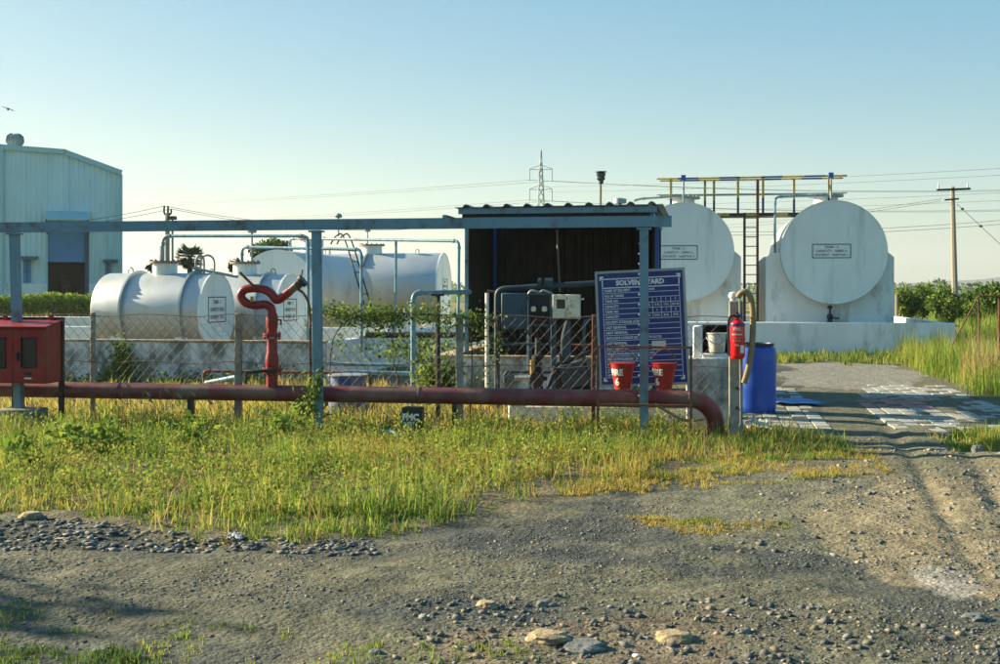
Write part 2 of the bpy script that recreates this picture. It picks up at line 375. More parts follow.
nz = n.new('ShaderNodeTexNoise'); nz.inputs['Scale'].default_value = 6; nz.inputs['Detail'].default_value = 9; L.new(tc.outputs['Object'], nz.inputs['Vector'])
sep = n.new('ShaderNodeSeparateColor'); L.new(vo.outputs['Color'], sep.inputs[0])
m1 = n.new('ShaderNodeMapRange'); m1.inputs[3].default_value = .72; m1.inputs[4].default_value = 1.28; L.new(sep.outputs[0], m1.inputs[0])
m2 = n.new('ShaderNodeMapRange'); m2.inputs[1].default_value = .3; m2.inputs[2].default_value = .7; m2.inputs[3].default_value = .7; m2.inputs[4].default_value = 1.3; L.new(nz.outputs[0], m2.inputs[0])
mm = n.new('ShaderNodeMath'); mm.operation = 'MULTIPLY'; L.new(m1.outputs[0], mm.inputs[0]); L.new(m2.outputs[0], mm.inputs[1])
mx = n.new('ShaderNodeMix'); mx.data_type = 'RGBA'; mx.blend_type = 'MULTIPLY'; mx.inputs[0].default_value = 1
L.new(at.outputs['Color'], mx.inputs[6]); L.new(mm.outputs[0], mx.inputs[7]); L.new(mx.outputs[2], b.inputs['Base Color'])
ad = n.new('ShaderNodeMath'); ad.operation = 'MULTIPLY_ADD'; ad.inputs[1].default_value = -.5; L.new(vo.outputs['Distance'], ad.inputs[0]); L.new(nz.outputs[0], ad.inputs[2])
a2 = n.new('ShaderNodeMath'); a2.operation = 'SUBTRACT'; L.new(ad.outputs[0], a2.inputs[0]); L.new(v2.outputs['Distance'], a2.inputs[1])
bp = n.new('ShaderNodeBump'); bp.inputs['Strength'].default_value = .45; bp.inputs['Distance'].default_value = .02; L.new(a2.outputs[0], bp.inputs['Height']); L.new(bp.outputs[0], b.inputs['Normal'])
g = fast('ground', np.stack([Xg, Yg, Zg], -1).reshape(-1, 3), [np.stack([ii, ii+1, ii+nx+1, ii+nx], 1)], tint.reshape(-1, 3), 'ground_soil', kind='structure')
g.data.polygons.foreach_set('use_smooth', [True]*len(g.data.polygons))

#==PART2==
# ------------------------------------------------------------------ corrugated sheet helper
def corrugated(mb, x0, x1, zb, ztop, y, pitch, depth):       # vertical sheet facing -Y, ztop is a function of x
    n = max(1, round((x1-x0)/pitch)); p = (x1-x0)/n; pts = []
    for i in range(n):
        a = x0+i*p; pts += [(a, y), (a+.55*p, y), (a+.65*p, y-depth), (a+.9*p, y-depth)]
    pts.append((x1, y)); vs = []
    for (x, yy) in pts: vs += [(x, yy, zb), (x, yy, ztop(x))]
    mb.add(vs, [(2*i, 2*i+2, 2*i+3, 2*i+1) for i in range(len(pts)-1)])

# ------------------------------------------------------------------ warehouse
WY = 0.0; WTH = R(28)
_o = Vector((80*ray(60)[0], 80*ray(60)[1], 0)); _e = Vector((math.cos(WTH), math.sin(WTH), 0)); _b = Vector((-math.sin(WTH), math.cos(WTH), 0))
def WL(px, py):                          # point of the front wall seen at that place, in the building's own frame
    d = Vector((ray(px)[0], ray(px)[1], 0)); t = _o.dot(_b)/d.dot(_b); p = d*t
    return Vector(((p-_o).dot(_e), 0, EYE+t*(HOR-py)/F))
def PL(px): return WL(px, 0).x
wh = thing('warehouse', 'tall pale blue corrugated metal warehouse with a half open roller shutter', 'warehouse', tuple(_o), WTH)
prof = [(-80, 138), (0, 147), (65, 152), (121, 173)]
PP = [WL(px, py) for px, py in prof]
def wtop(x):
    for a, b_ in zip(PP, PP[1:]):
        if x <= b_.x+1e-6: return a.z+(b_.z-a.z)*(x-a.x)/(b_.x-a.x)
    return PP[-1].z
zpl = WL(60, 284).z; zdoor = WL(60, 221).z
edges = [-80, -58, -37, -16, 3, 25, 47, 68, 89, 105, 121]
for a, b_ in zip(edges, edges[1:]):
    m = MB(); door = 47 <= a < 89
    corrugated(m, PL(a)-.03, PL(b_)+.05, zdoor if door else zpl, wtop, WY+.012*(edges.index(a) % 2), .36, .07)
    if a < 65 < b_:                                    # follow the kink of the eave
        pass
    m.build('wall_sheet', 'cladding', wh, smooth=False)
for a, b_ in ((-80, 47), (89, 121)):
    m = MB().span((PL(a), WY-.08, 0), (PL(b_), WY+.2, zpl)); m.build('plinth', 'whitewash', wh)
m = MB()
for a, b_ in zip(PP, PP[1:]): m.bar((a.x-.05, WY-.14, a.z), (b_.x+.05, WY-.14, b_.z), .2, .34)
m.build('roof_edge_trim', 'cladding_trim', wh, smooth=False)
m = MB(); poly = [(p.x, p.z) for p in PP]; low = [(p.x, p.z-.12) for p in reversed(PP)]
m.prism(poly+low, (WY-.05, WY+38)); m.build('roof', 'cladding_trim', wh, smooth=False)
m = MB(); xr = PL(121)
m.span((xr-.06, WY+.05, 0), (xr+.0, WY+38, PP[-1].z-.13)); m.prism([(PP[0].x, 0)]+[(p.x, p.z-.125) for p in PP]+[(xr, 0)], (WY+37.8, WY+37.9)); m.span((PP[0].x, WY+.05, 0), (PP[0].x+.1, WY+38, PP[0].z-.2))
m.build('side_wall', 'cladding', wh, smooth=False)
MB().span((xr-.12, WY-.07, 0), (xr+.1, WY+.1, PP[-1].z-.1)).build('corner_trim', 'cladding_trim', wh)
dx0, dx1 = PL(47), PL(89); zs = WL(60, 262).z
m = MB(); k = 0; z = zs
while z < zdoor:
    m.span((dx0+.05, WY+.10+.02*(k % 2), z), (PL(85), WY+.16, min(z+.11, zdoor))); z += .11; k += 1
m.build('roller_shutter', 'shutter_blue', wh, smooth=False)
MB().span((PL(85), WY-.06, 0), (dx1, WY+.25, zdoor+.02)).build('door_jamb', 'teal_box', wh)
MB().span((dx0-.1, WY-.06, 0), (dx0+.05, WY+.25, zdoor+.02)).build('door_jamb', 'cladding_trim', wh)
a = WL(46, 214); b_ = WL(90, 222)
m = MB(); m.add([(a.x, WY-.05, a.z+.2), (b_.x, WY-.05, a.z+.2), (b_.x, WY-2.6, a.z-.45), (a.x, WY-2.6, a.z-.45), (a.x, WY-.05, a.z+.14), (b_.x, WY-.05, a.z+.14), (b_.x, WY-2.6, a.z-.51), (a.x, WY-2.6, a.z-.51)], [(0, 1, 2, 3), (7, 6, 5, 4), (0, 3, 7, 4), (1, 5, 6, 2), (3, 2, 6, 7), (0, 4, 5, 1)]); cn = m.build('canopy', 'cladding_trim', wh)
for x in (a.x+.1, b_.x-.1): MB().tube([(x, WY-.02, a.z-1.3), (x, WY-2.4, a.z-.5)], .05, 5).build('strut', 'teal_box', cn)
for (p0, p1, q0, q1) in ((23, 31, 260, 283), (105, 111, 263, 277)):
    A = WL(p0, q1); B = WL(p1, q0)
    o = MB().span((A.x, WY-.09, A.z), (B.x, WY-.02, B.z)).build('window', 'shutter_blue', wh)
    mm_ = MB(); xm = (A.x+B.x)/2
    mm_.span((xm-.03, WY-.12, A.z), (xm+.03, WY-.09, B.z)); mm_.span((A.x, WY-.115, (A.z+B.z)/2-.03), (B.x, WY-.09, (A.z+B.z)/2+.03)); mm_.build('frame', 'teal_box', o)
    MB().prism([(WY, B.z+.25), (WY-.9, B.z+.05), (WY-.9, B.z), (WY, B.z+.1)], (A.x-.15, B.x+.45), 'x').build('window_canopy', 'teal_box', wh)
MB().tube([(PL(2), WY-.25, 0), (PL(2), WY-.25, wtop(PL(2)))], .12).build('downpipe', 'cladding_trim', wh)
v = WL(14, 146); m = MB(); r = SZ(8, 14, 74)
m.lathe([(r*.62, -.4), (r*.62, .1), (r*.7, .12), (r*.98, .35), (r, .5), (r*.9, .75), (r*.5, .9), (.0, .95)], 28, (v.x, WY+1, v.z))
vt = m.build('roof_ventilator', 'galvanised', wh)
m = MB()
for k in range(22):
    a = 2*math.pi*k/22; pts = [(v.x+r*q*math.cos(a), WY+1+r*q*math.sin(a), v.z+h) for q, h in ((.74, .13), (1.02, .36), (1.04, .5), (.94, .76), (.55, .92))]; m.tube(pts, .03, 4)
m.build('vane', 'galvanised', vt)
wx = _o+_e*WL(66, 0).x+_b*2.5
m = MB(); m.lathe([(.0, 0), (.5, 0), (.6, .5), (.55, 1.9), (.4, 2.5), (0, 2.6)], 14, (wx.x, wx.y, 0)); m.box((wx.x-1.1, wx.y+.3, .6), (.9, .8, 1.2))
m.build('machine', 'black_iron', None, 'brown machine just inside the half open warehouse shutter', 'machine', loc=(wx.x, wx.y, 0))

# ------------------------------------------------------------------ left dyke with four tanks
DX = W(325, 345, 21.6).x; DY = 21.5; DH = .76
dk = thing('bund_wall', 'low stained whitewashed wall enclosing the group of silver tanks', 'wall', (DX, DY, 0))
MB().span((-30, DY, 0), (DX, DY+.22, DH)).build('wall_run', 'whitewash_worn', dk, label='grimy peeling front face', bevel=.02)
MB().span((-30, DY-.02, DH+.002), (DX+.02, DY+.24, DH+.04)).build('coping', 'concrete_sunlit', dk, bevel=.01)
MB().span((DX-.2, DY+.225, 0), (DX, 41, DH)).build('wall_run', 'whitewash', dk, bevel=.02)
MB().span((-30, 27.2, 0), (DX-.21, 27.4, DH+.1)).build('wall_run', 'whitewash', dk, bevel=.02)
MB().span((-30, 41.01, 0), (DX, 41.2, DH)).build('wall_run', 'whitewash', dk, bevel=.02)

def ring_tank(name, label, L, Rr, loc, rotz, words, rings, man, manr, manh, tsize, fx=0.0, group=None, low=False):
    """horizontal tank along local x, near end cap at x=0, body to -L"""
    t = thing(name, label, 'tank', loc, rotz, group)
    n = 56
    MB().lathe([(0, -L-.03), (Rr*.985, -L-.03), (Rr, -L), (Rr, -.02)], n, axis='x').build('shell', 'tank_silver', t)
    MB().lathe([(Rr+.012, -.03), (Rr+.012, .012), (Rr-.015, .012), (Rr-.015, .0), (0, .0)], n, axis='x').build('end_cap', 'tank_white', t)
    for q in rings:
        MB().lathe([(Rr, -q-.02), (Rr+.06, -q-.022), (Rr+.06, -q+.022), (Rr, -q+.02)], n, axis='x').build('stiffener_ring', 'tank_silver', t)
    mh = MB().lathe([(manr, Rr-.08), (manr, Rr+manh), (0, Rr+manh)], 28, (-man, 0, 0)).build('manhole', 'tank_white', t)
    m = MB().lathe([(0, Rr+manh+.003), (manr*1.28, Rr+manh+.003), (manr*1.28, Rr+manh+.05), (0, Rr+manh+.05)], 28, (-man, 0, 0))
    for k in range(14):
        a = 2*math.pi*k/14; m.lathe([(.02, Rr+manh+.05), (.02, Rr+manh+.08), (0, Rr+manh+.08)], 6, (-man+manr*1.15*math.cos(a), manr*1.15*math.sin(a), 0))
    m.build('flange', 'flange_brown', mh)
    for q in (.18*L, .82*L):
        m = MB().tube(smooth_path([(-q-.05, 0, Rr-.02), (-q-.05, 0, Rr+.08), (-q, 0, Rr+.12), (-q+.05, 0, Rr+.08), (-q+.05, 0, Rr-.02)]), .014, 6); m.build('lifting_lug', 'galvanised', t)
    for q in (.2*L, .8*L):
        a0 = R(40); pts = [(-Rr*math.sin(R(52))*1.08, -loc[2])]+[(Rr*1.005*math.sin(R(-52+104*i/12)), -Rr*1.005*math.cos(R(-52+104*i/12))) for i in range(13)]+[(Rr*math.sin(R(52))*1.08, -loc[2])]
        MB().prism(pts, (-q-.14, -q+.14), 'x').build('saddle', 'whitewash', t)
    zc = .05
    fw, fh = tsize*6.8, tsize*4.4
    m = MB()
    for s in (-1, 1):
        m.box((.005, fx+s*fw/2, zc), (.006, .018, fh+.018)); m.box((.005, fx, zc+s*fh/2), (.006, fw-.02, .018))
    fr = m.build('sign_border', 'letter_black', t)
    for i, wd in enumerate(words):
        text('lettering', wd, tsize, 'letter_black', t, (.006, fx, zc+fh*.3-i*fh*.3), FACE_X, off=.0, squash=.76)
    return t
def tank_pos(px, py, y): p = W(px, py, y); return (p.x, p.y, p.z)
R1 = SZ(39, 217, 23.2)
t1 = ring_tank('storage_tank', 'silver tank marked TANK 1, leftmost and nearest in the bund', 2.36, R1, tank_pos(217, 312, 23.2), R(-3),
          ['TANK - 1', 'CAPACITY 20 KL', 'SOLVENT - N.G'], (.42, 1.72), 1.16, .25, .2, .115, group='silver tanks inside the bund wall')
R2 = SZ(38, 292, 25.1)
t2 = ring_tank('storage_tank', 'silver tank with its end behind the red fire monitor nozzle', 2.3, R2, tank_pos(291, 312, 25.1), R(-3),
          ['TANK - 2', 'CAPACITY 15 KL', 'SOLVENT - N.G'], (.48, 1.75), 1.08, .26, .22, .105, fx=-.05, group='silver tanks inside the bund wall')
R3 = SZ(40, 275, 28.3); p3 = tank_pos(277, 290, 28.3)
t3 = ring_tank('storage_tank', 'largest silver tank, end towards the camera, with a ladder on its side', 5.2, R3, p3, R(-90),
          ['TANK - 3', 'CAPACITY 25 KL', 'SOLVENT - N.G'], (), 2.7, .31, .36, .1, group='silver tanks inside the bund wall')
R4 = SZ(35, 444, 35.5)
t4 = ring_tank('storage_tank', 'silver tank at the rear with its flat end beside the black shed', 4.6, R4, tank_pos(444, 288, 35.5), R(-.05),
          ['TANK - 4', 'CAPACITY 25 KL', 'SOLVENT - N.G'], (2.3,), 2.25, .31, .22, .1, fx=.15, group='silver tanks inside the bund wall')
# ladder leaning over the side of the big tank
la = W(346, 240, 30.6); lb = W(366, 312, 29.5)
ld = thing('ladder', 'thin steel ladder hooked over the side of the large silver tank', 'ladder', (lb.x, lb.y, 0))
for dxx in (-.0, .17):
    top = Vector((la.x+dxx, la.y-.1, la.z)); bot = Vector((lb.x+dxx+.35, lb.y, .1))
    MB().tube(smooth_path([top+Vector((-.45, .2, -.1)), top+Vector((-.25, .1, .12)), top+Vector((0, 0, 0)), top*.5+bot*.5, bot]), .022, 6).build('rail', 'black_iron', ld)
for k in range(9):
    q = .1+k*.095; top = Vector((la.x, la.y-.1, la.z)); bot = Vector((lb.x+.35, lb.y, .1)); p = top*(1-q)+bot*q
    MB().tube([p, p+Vector((.17, 0, 0))], .014, 5).build('rung', 'black_iron', ld)
# access hoops on top of tank 1
hp = thing('access_hoop', 'pair of bent pipe hoops above the first silver tank', 'handrail', tuple(W(208, 272, 23.2)))
for (p0, p1) in ((196, 204), (201, 214)):
    for dy_ in (0, .35):
        A = W(p0, 272, 23.2+dy_); B = W(p1, 272, 23.2+dy_); hz = SZ(17, 205, 23)
        MB().tube(smooth_path([(A.x, A.y, A.z-.1), (A.x, A.y, A.z+hz*.7), ((A.x+B.x)/2, A.y, A.z+hz), (B.x, B.y, A.z+hz*.7), (B.x, B.y, A.z-.1)]), .02, 7).build('hoop', 'galvanised', hp)
A = W(192, 268, 23.1); B = W(238, 277, 23.1); MB().tube([A, B], .03, 7).build('cross_pipe', 'galvanised', hp)
# overhead pipes of the tank group
def pipe(name, label, pts, r, m='pipe_blue', cat='pipe', rad=.14, joints=True):
    P = elbow_path(pts, rad); t = thing(name, label, cat, (P[0].x, P[0].y, 0))
    MB().tube(P, r, 10).build('pipe_run', m, t)
    if joints:
        q = [Vector(p) for p in pts]
        for i in range(1, len(q)-1):
            for e in (q[i-1], q[i+1]):
                d = (e-q[i]).normalized(); c = q[i]+d*rad*1.15; MB().tube([c-d*.03, c+d*.03], r*1.3, 10).build('coupling', m, t)
    return t
y1 = 23.2
pipe('vent_pipe', 'long blue grey pipe from first tank manhole running level to a dropper', [W(163, 263, y1), W(163, 236, y1), W(308, 236, 22.4), W(308, 352, 22.4)], .033)
MB().tube([W(162.7, 262, y1)-Vector((0, .05, 0)), W(163, 246, y1)-Vector((0, .05, 0))], .05, 8).build('valve', 'galvanised', None, 'small grey valve at the foot of the pipe on the first tank', 'valve')
pipe('vent_pipe', 'blue grey pipe rising from the second tank manhole and bending down', [W(242, 263, 25.1), W(242, 247, 25.1), W(361.5, 249.5, 24), W(361.5, 352, 24)], .033)
pv = pipe('vent_pipe', 'blue grey pipe crossing highest behind the ladder down beside the shed', [W(290, 249, 31), W(290, 238.5, 31), W(459, 241, 28), W(458, 352, 28)], .036)
a = W(396, 240, 29.2); MB().tube([a, W(395, 350, 29.2)], .034, 8).build('dropper', 'pipe_blue', pv)
for px, y, z0, z1, lab in ((252, 25.1, 232, 262, 'thin capped vent rod standing on the second tank manhole'), (338.5, 31, 217, 236, 'thin vent rod on the tall manhole of the large tank'), (367.5, 35.5, 231, 249, 'thin vent rod standing on the rear tank manhole')):
    v = thing('vent_rod', lab, 'vent', tuple(W(px, z1, y)))
    MB().tube([W(px, z1, y), W(px, z0, y)], .022, 7).build('rod', 'galvanised', v)
    p = W(px, z0, y); MB().lathe([(.02, -.02), (.09, -.02), (.11, .03), (.06, .09), (0, .1)], 10, p).build('cap', 'galvanised', v)

# ------------------------------------------------------------------ low pipes behind the fence
pipe('low_pipe', 'brown and blue low pipe lying in the weeds behind the drum', [W(326, 364, 19.5), W(470, 366, 19.5)], .03, 'pipe_blue')
pipe('low_pipe', 'pale blue low pipe at knee height under the upper one', [W(345, 372, 19), W(505, 376, 19)], .035, 'pipe_blue')
pipe('low_pipe', 'rusty pipe along the foot of the stained bund wall', [W(204, 386, 20.8), W(204, 371, 20.8), W(345, 373, 20.8)], .03, 'rusty', rad=.08)
pipe('low_pipe', 'pale blue stub pipe slanting out of the weeds by the wall', [W(206, 383, 20.3), W(237, 377, 20.0)], .045, 'pipe_blue')
pipe('low_pipe', 'dark horizontal pipe at waist height left of the shed', [W(366, 335, 24), W(470, 335, 24)], .06, 'black_iron')
pipe('low_pipe', 'blue low pipe passing behind the brown stand pipe', [W(420, 343, 23), W(495, 345, 23)], .03, 'pipe_blue')
for px, y, pz, lab in ((398, 19.5, 364, 'short dark post under the upper low pipe left of the blue stand pipe'), (455, 19, 374, 'short dark post carrying the pale blue low pipe near the grey fence post'), (370, 19, 372, 'short dark post under the pale blue low pipe beside the broken drum'), (420, 24, 335, 'short dark post holding up the dark waist high pipe')):
    p = W(px, pz, y); MB().tube([(p.x, p.y, -.1), (p.x, p.y, p.z-.035)], .03, 6).build('pipe_support', 'black_iron', None, lab, 'post', 'short pipe supports in the weeds')
pipe('stand_pipe', 'tall pale blue pipe with an elbow reaching towards the shed', [(PX(413, 17), 17, -.1), W(413, 293, 17), W(470, 292, 18.4)], .036, 'pipe_blue')
sp = thing('stand_pipe', 'brown rusty stand pipe with a flat cap behind the red pipe', 'pipe', (PX(438, 16), 16, 0))
p = W(438, 296, 16); MB().tube([(p.x, 16, -.1), p], .033, 8).build('pipe_run', 'black_iron', sp); MB().box((p.x, 16, p.z+.015), (.16, .1, .03)).build('cap_plate', 'black_iron', sp)

# ------------------------------------------------------------------ shed
sy0, sy1, syr = 19.6, 21.7, 17.6
sxl, sxr = W(469, 0, sy0).x, W(655, 0, sy0).x
shd = thing('pump_shed', 'black sheet metal shed, open at the front, with corrugated roof', 'shed', ((sxl+sxr)/2, sy1, 0))
zrf = W(560, 206, syr).z; zrb = zrf+.03; zlow = W(469, 343, sy0).z
for k in range(6):
    m = MB(); x0 = sxl+(sxr-sxl)*k/6; x1 = sxl+(sxr-sxl)*(k+1)/6
    corrugated(m, x0-.03, x1+.03, .3, lambda x: zrf-.02, sy1+.01*(k % 2), .17, .03); m.build('wall_sheet', 'black_sheet', shd, smooth=False)
def side(mb, x, y0, y1, z0, z1, sgn):
    n = 12; p = (y1-y0)/n; vs = []; pts = []
    for i in range(n): pts += [(x, y0+i*p), (x, y0+i*p+.55*p), (x+sgn*.03, y0+i*p+.65*p), (x+sgn*.03, y0+i*p+.9*p)]
    pts.append((x, y1))
    for a, b_ in pts: vs += [(a, b_, z0), (a, b_, z1)]
    mb.add(vs, [(2*i, 2*i+2, 2*i+3, 2*i+1) for i in range(len(pts)-1)])
m = MB(); side(m, sxl, sy0, sy1, zlow, zrf-.03, 1); m.build('wall_sheet', 'black_sheet', shd, smooth=False)
m = MB(); side(m, sxr, sy0, sy1, zlow, zrf-.03, -1); m.build('wall_sheet', 'black_sheet', shd, smooth=False)
for x, y, mt in ((sxl-.03, sy0-.03, 'pipe_blue'), (sxr+.035, sy0-.03, 'blue_trim'), (sxl+.1, sy1-.12, 'blue_trim'), (sxr-.1, sy1-.12, 'dark_teal')):
    MB().span((x-.03, y-.03, -.1), (x+.03, y+.03, zrf-.03)).build('post', mt, shd)
rxl, rxr = W(455, 0, syr).x, W(661, 0, syr).x
nr = 10; pitch = (rxr-rxl)/nr
for k in range(5):                                       # five overlapping roof sheets, two ribs each
    xs0 = rxl+k*2*pitch; pts = []
    for i in range(2):
        a = xs0+i*pitch; pts += [(a, 0), (a+.36*pitch, 0), (a+.46*pitch, .035), (a+.54*pitch, .045), (a+.66*pitch, .035), (a+.78*pitch, 0)]
    pts += [(xs0+2*pitch+.03, .002)]
    m = MB(); vs = []; dz = .003*k
    for x, h in pts: vs += [(x, syr, zrf+h+dz), (x, sy1+.3, zrb+h+dz), (x, syr, zrf+h+dz-.012), (x, sy1+.3, zrb+h+dz-.012)]
    n_ = len(pts)
    m.add(vs, [(4*i, 4*i+4, 4*i+5, 4*i+1) for i in range(n_-1)]+[(4*i+2, 4*i+3, 4*i+7, 4*i+6) for i in range(n_-1)]+[(4*i, 4*i+2, 4*i+6, 4*i+4) for i in range(n_-1)])
    m.build('roof_sheet', 'roof_sheet', shd, smooth=False)
MB().span((rxl+.04, syr+.05, zrf-.10), (rxr-.06, syr+.1, zrf-.016)).build('purlin', 'steel_blue', shd)
for q in (.35, .7): MB().span((rxl+.04, syr+(sy1-syr)*q, zrf-.08), (rxr-.06, syr+(sy1-syr)*q+.05, zrf-.016)).build('purlin', 'steel_blue', shd)
MB().span((rxl+.08, syr+.14, zrf-.30), (rxr-.16, syr+.18, zrf-.085)).build('fascia', 'black_sheet', shd)
for x in (sxl-.03, sxr+.02): MB().span((x-.03, syr+.2, zrf-.17), (x+.03, sy1, zrf-.10)).build('rafter', 'steel_blue', shd)
p = W(620, 202, 18.6); MB().lathe([(.03, -.12), (.03, 0), (.1, .0), (.1, .07), (0, .09)], 10, (p.x, 18.6, zrf+.1)).build('roof_vent', 'galvanised', shd)
# low wall round the shed
by = 18.5; bz = W(500, 358, by).z; bxl = W(433, 0, by).x; bxr = W(650, 0, by).x
bw = thing('low_wall', 'grey low wall with coping painted in sunlit tan in front of the black shed', 'wall', (bxl, by, 0))
MB().span((bxl, by, 0), (bxr, by+.15, bz)).build('wall_run', 'whitewash_worn', bw); MB().span((bxl-.02, by-.02, bz+.002), (bxr, by+.18, bz+.035)).build('coping', 'concrete_sunlit', bw)  # the coping's sunlit tan is part of its colour
MB().span((bxl, by+.155, 0), (bxl+.18, 23, bz)).build('wall_run', 'concrete_sunlit', bw); MB().span((bxl-.02, by+.185, bz+.002), (bxl+.3, 23, bz+.035)).build('coping', 'concrete_sunlit', bw)
# plinth
py0 = G(560, 424).y; zpt = W(560, 406, py0).z; pxl, pxr = W(508, 0, py0).x, W(694, 0, py0).x
pl = thing('plinth', 'pale concrete plinth with top edge painted in sunlit tan under the red pipe', 'plinth', (pxl, py0, 0))
MB().span((pxl, py0, -.1), (pxr, py0+1.4, zpt)).build('block', 'whitewash', pl, bevel=.02)
MB().span((pxl-.02, py0-.02, zpt+.002), (pxr, py0+1.4, zpt+.04)).build('slab', 'concrete_sunlit', pl, bevel=.012)  # sunlight along the slab edge is painted in as tan
pz = zpt+.04
# electrical gear under the canopy
ey = 17.3
def cell(p0, p1, q0, q1, y, d): A = W(p0, q1, y); B = W(p1, q0, y); return A, B
t = thing('equipment_frame', 'teal pipe frame carrying the electrical boxes in the shed', 'frame', (PX(498, ey), ey, 0))
A = W(497, 289, ey); MB().tube(elbow_path([(A.x, ey, 0), A, W(597, 283, ey)], .12), .042, 10).build('overhead_pipe', 'dark_teal', t)
for px, r in ((529, .035), (553, .04)):
    p = W(px, 300, ey); MB().tube([(p.x, ey+.05, 0), (p.x, ey+.05, p.z)], r, 8).build('leg', 'teal_box', t)
p = W(500, 344, ey); q = W(556, 344, ey); MB().tube([p, q], .02, 6).build('rail', 'teal_box', t)
for px in (540, 547, 551): p = W(px, 284, ey); MB().lathe([(.09, -.03), (.09, .03)], 14, p, 'x').build('pipe_flange', 'dark_teal', t)
t = thing('electrical_panel', 'flat teal metal panel box left of the switch board', 'electrical box', (PX(515, ey), ey, W(515, 330, ey).z))
A, B = cell(502, 527, 293, 329, ey-.08, 0); MB().span((A.x, ey-.16, A.z), (B.x, ey-.02, B.z)).build('case', 'teal_box', t, bevel=.015)
MB().span((A.x+.03, ey-.175, A.z+.03), (B.x-.03, ey-.162, B.z-.03)).build('door', 'teal_box', t); MB().tube([(B.x-.06, ey-.2, (A.z+B.z)/2-.04), (B.x-.06, ey-.2, (A.z+B.z)/2+.04)], .01, 6).build('handle', 'black_iron', t)
t = thing('switch_board', 'dark switch board with two pale fittings between panel and cream box', 'switch board', (PX(540, ey), ey, W(540, 325, ey).z))
A, B = cell(529.5, 551, 294, 325, ey-.08, 0); MB().span((A.x, ey-.12, A.z), (B.x, ey-.05, B.z)).build('back_plate', 'motor_dark', t, bevel=.01)
m = MB()
for (a, b_) in (((A.x, A.z), (A.x, B.z)), ((B.x, A.z), (B.x, B.z)), ((A.x, B.z), (B.x, B.z)), ((A.x, A.z), (B.x, A.z))): m.bar((a[0], ey-.14, a[1]), (b_[0], ey-.14, b_[1]), .025, .025)
m.build('frame', 'teal_box', t)
for px in (533.5, 544.5):
    p = W(px, 309, ey-.16); MB().lathe([(0, -.04), (.035, -.035), (.04, .0), (.03, .035), (0, .04)], 12, p).build('fitting', 'cream', t)
    MB().tube(smooth_path([p-Vector((0, 0, .04)), p+Vector((.02, .02, -.25)), p+Vector((.08, .06, -.5))]), .012, 5).build('cable', 'black_plastic', t)
    q = W(px-2, 293, ey-.1); MB().tube(smooth_path([q+Vector((-.06, 0, -.05)), q+Vector((0, 0, .03)), q+Vector((.12, 0, .0)), q+Vector((.16, 0, -.06))]), .02, 6).build('conduit', 'galvanised', t)
t = thing('meter_box', 'cream metal meter box with a dark square window', 'electrical box', (PX(567, ey), ey, W(567, 319, ey).z))
A, B = cell(553.5, 580, 294.5, 318.5, ey-.12, 0)
wA, wB = cell(557.5, 566, 299.5, 308.5, ey-.12, 0)
m = MB(); yb = ey-.02; yf = ey-.24
m.span((A.x, yf, A.z), (wA.x, yb, B.z)); m.span((wB.x, yf, A.z), (B.x, yb, B.z)); m.span((wA.x, yf, A.z), (wB.x, yb, wA.z)); m.span((wA.x, yf, wB.z), (wB.x, yb, B.z))
m.build('case', 'cream', t, bevel=.008); MB().span((wA.x, yf+.06, wA.z), (wB.x, yf+.08, wB.z)).build('window', 'glass_dark', t)
MB().tube([(B.x+.005, yf+.1, B.z-.07), (B.x+.06, yf+.1, B.z-.06)], .015, 6).build('latch', 'cream', t); MB().span(((A.x+B.x)/2-.04, ey-.019, 0), ((A.x+B.x)/2+.04, ey+.04, B.z-.05)).build('leg', 'teal_box', t)
# pump and motor
my = 16.6
t = thing('pump', 'dark vertical pump with brass valve standing on the plinth', 'pump', (PX(538, my), my, pz))
p = W(538, 0, my); m = MB().lathe([(.12, 0), (.12, .04), (.07, .06), (.07, .2), (.13, .22), (.13, .26), (.05, .28), (.05, .5), (.09, .52), (.09, .56), (.045, .58), (.04, .8), (.0, .8)], 18, (p.x, my, pz)); m.build('casing', 'motor_dark', t)
MB().lathe([(.035, .3), (.035, .5), (0, .5)], 12, (p.x-.07, my-.06, pz)).build('valve', 'brass', t)
q = W(515, 378, my); MB().tube([(p.x, my-.03, q.z), q], [.05, .035], 10).build('outlet', 'galvanised', t)
MB().lathe([(.1, -.02), (.1, .02)], 14, (p.x, my-.1, q.z), 'y').build('hand_wheel', 'black_iron', t)
t = thing('pump_motor', 'dark electric motor with tilted guard plate beside the board', 'motor', (PX(572, my), my, pz))
p = W(573, 372, my); m = MB().lathe([(0, -.25), (.16, -.24), (.19, -.2), (.19, .2), (.16, .24), (0, .25)], 20, (p.x, my+.1, pz+.24), 'x'); m.build('motor_body', 'motor_dark', t)
m = MB()
for k in range(16):
    a = 2*math.pi*k/16; m.box((p.x, my+.1+.2*math.cos(a), pz+.24+.2*math.sin(a)), (.36, .012, .04), Matrix.Rotation(a-math.pi/2, 3, 'X'))
m.build('cooling_fin', 'motor_dark', t)
MB().box((p.x+.02, my-.14, pz+.3), (.36, .03, .34), Matrix.Rotation(R(-14), 3, 'Y')).build('guard_plate', 'dark_teal', t, bevel=.01)
MB().box((p.x, my+.1, pz+.03), (.5, .4, .06)).build('base', 'black_iron', t)
q = W(563, 340, my+.1); MB().tube(smooth_path([(q.x, my+.1, pz+.3), q, q+Vector((.05, .1, .25))]), .03, 8).build('conduit', 'dark_teal', t)
p = W(487, 0, 17.9); t = thing('conduit_pipe', 'white thin vertical conduit with a bent tip at the shed mouth', 'pipe', (p.x, 17.9, 0))
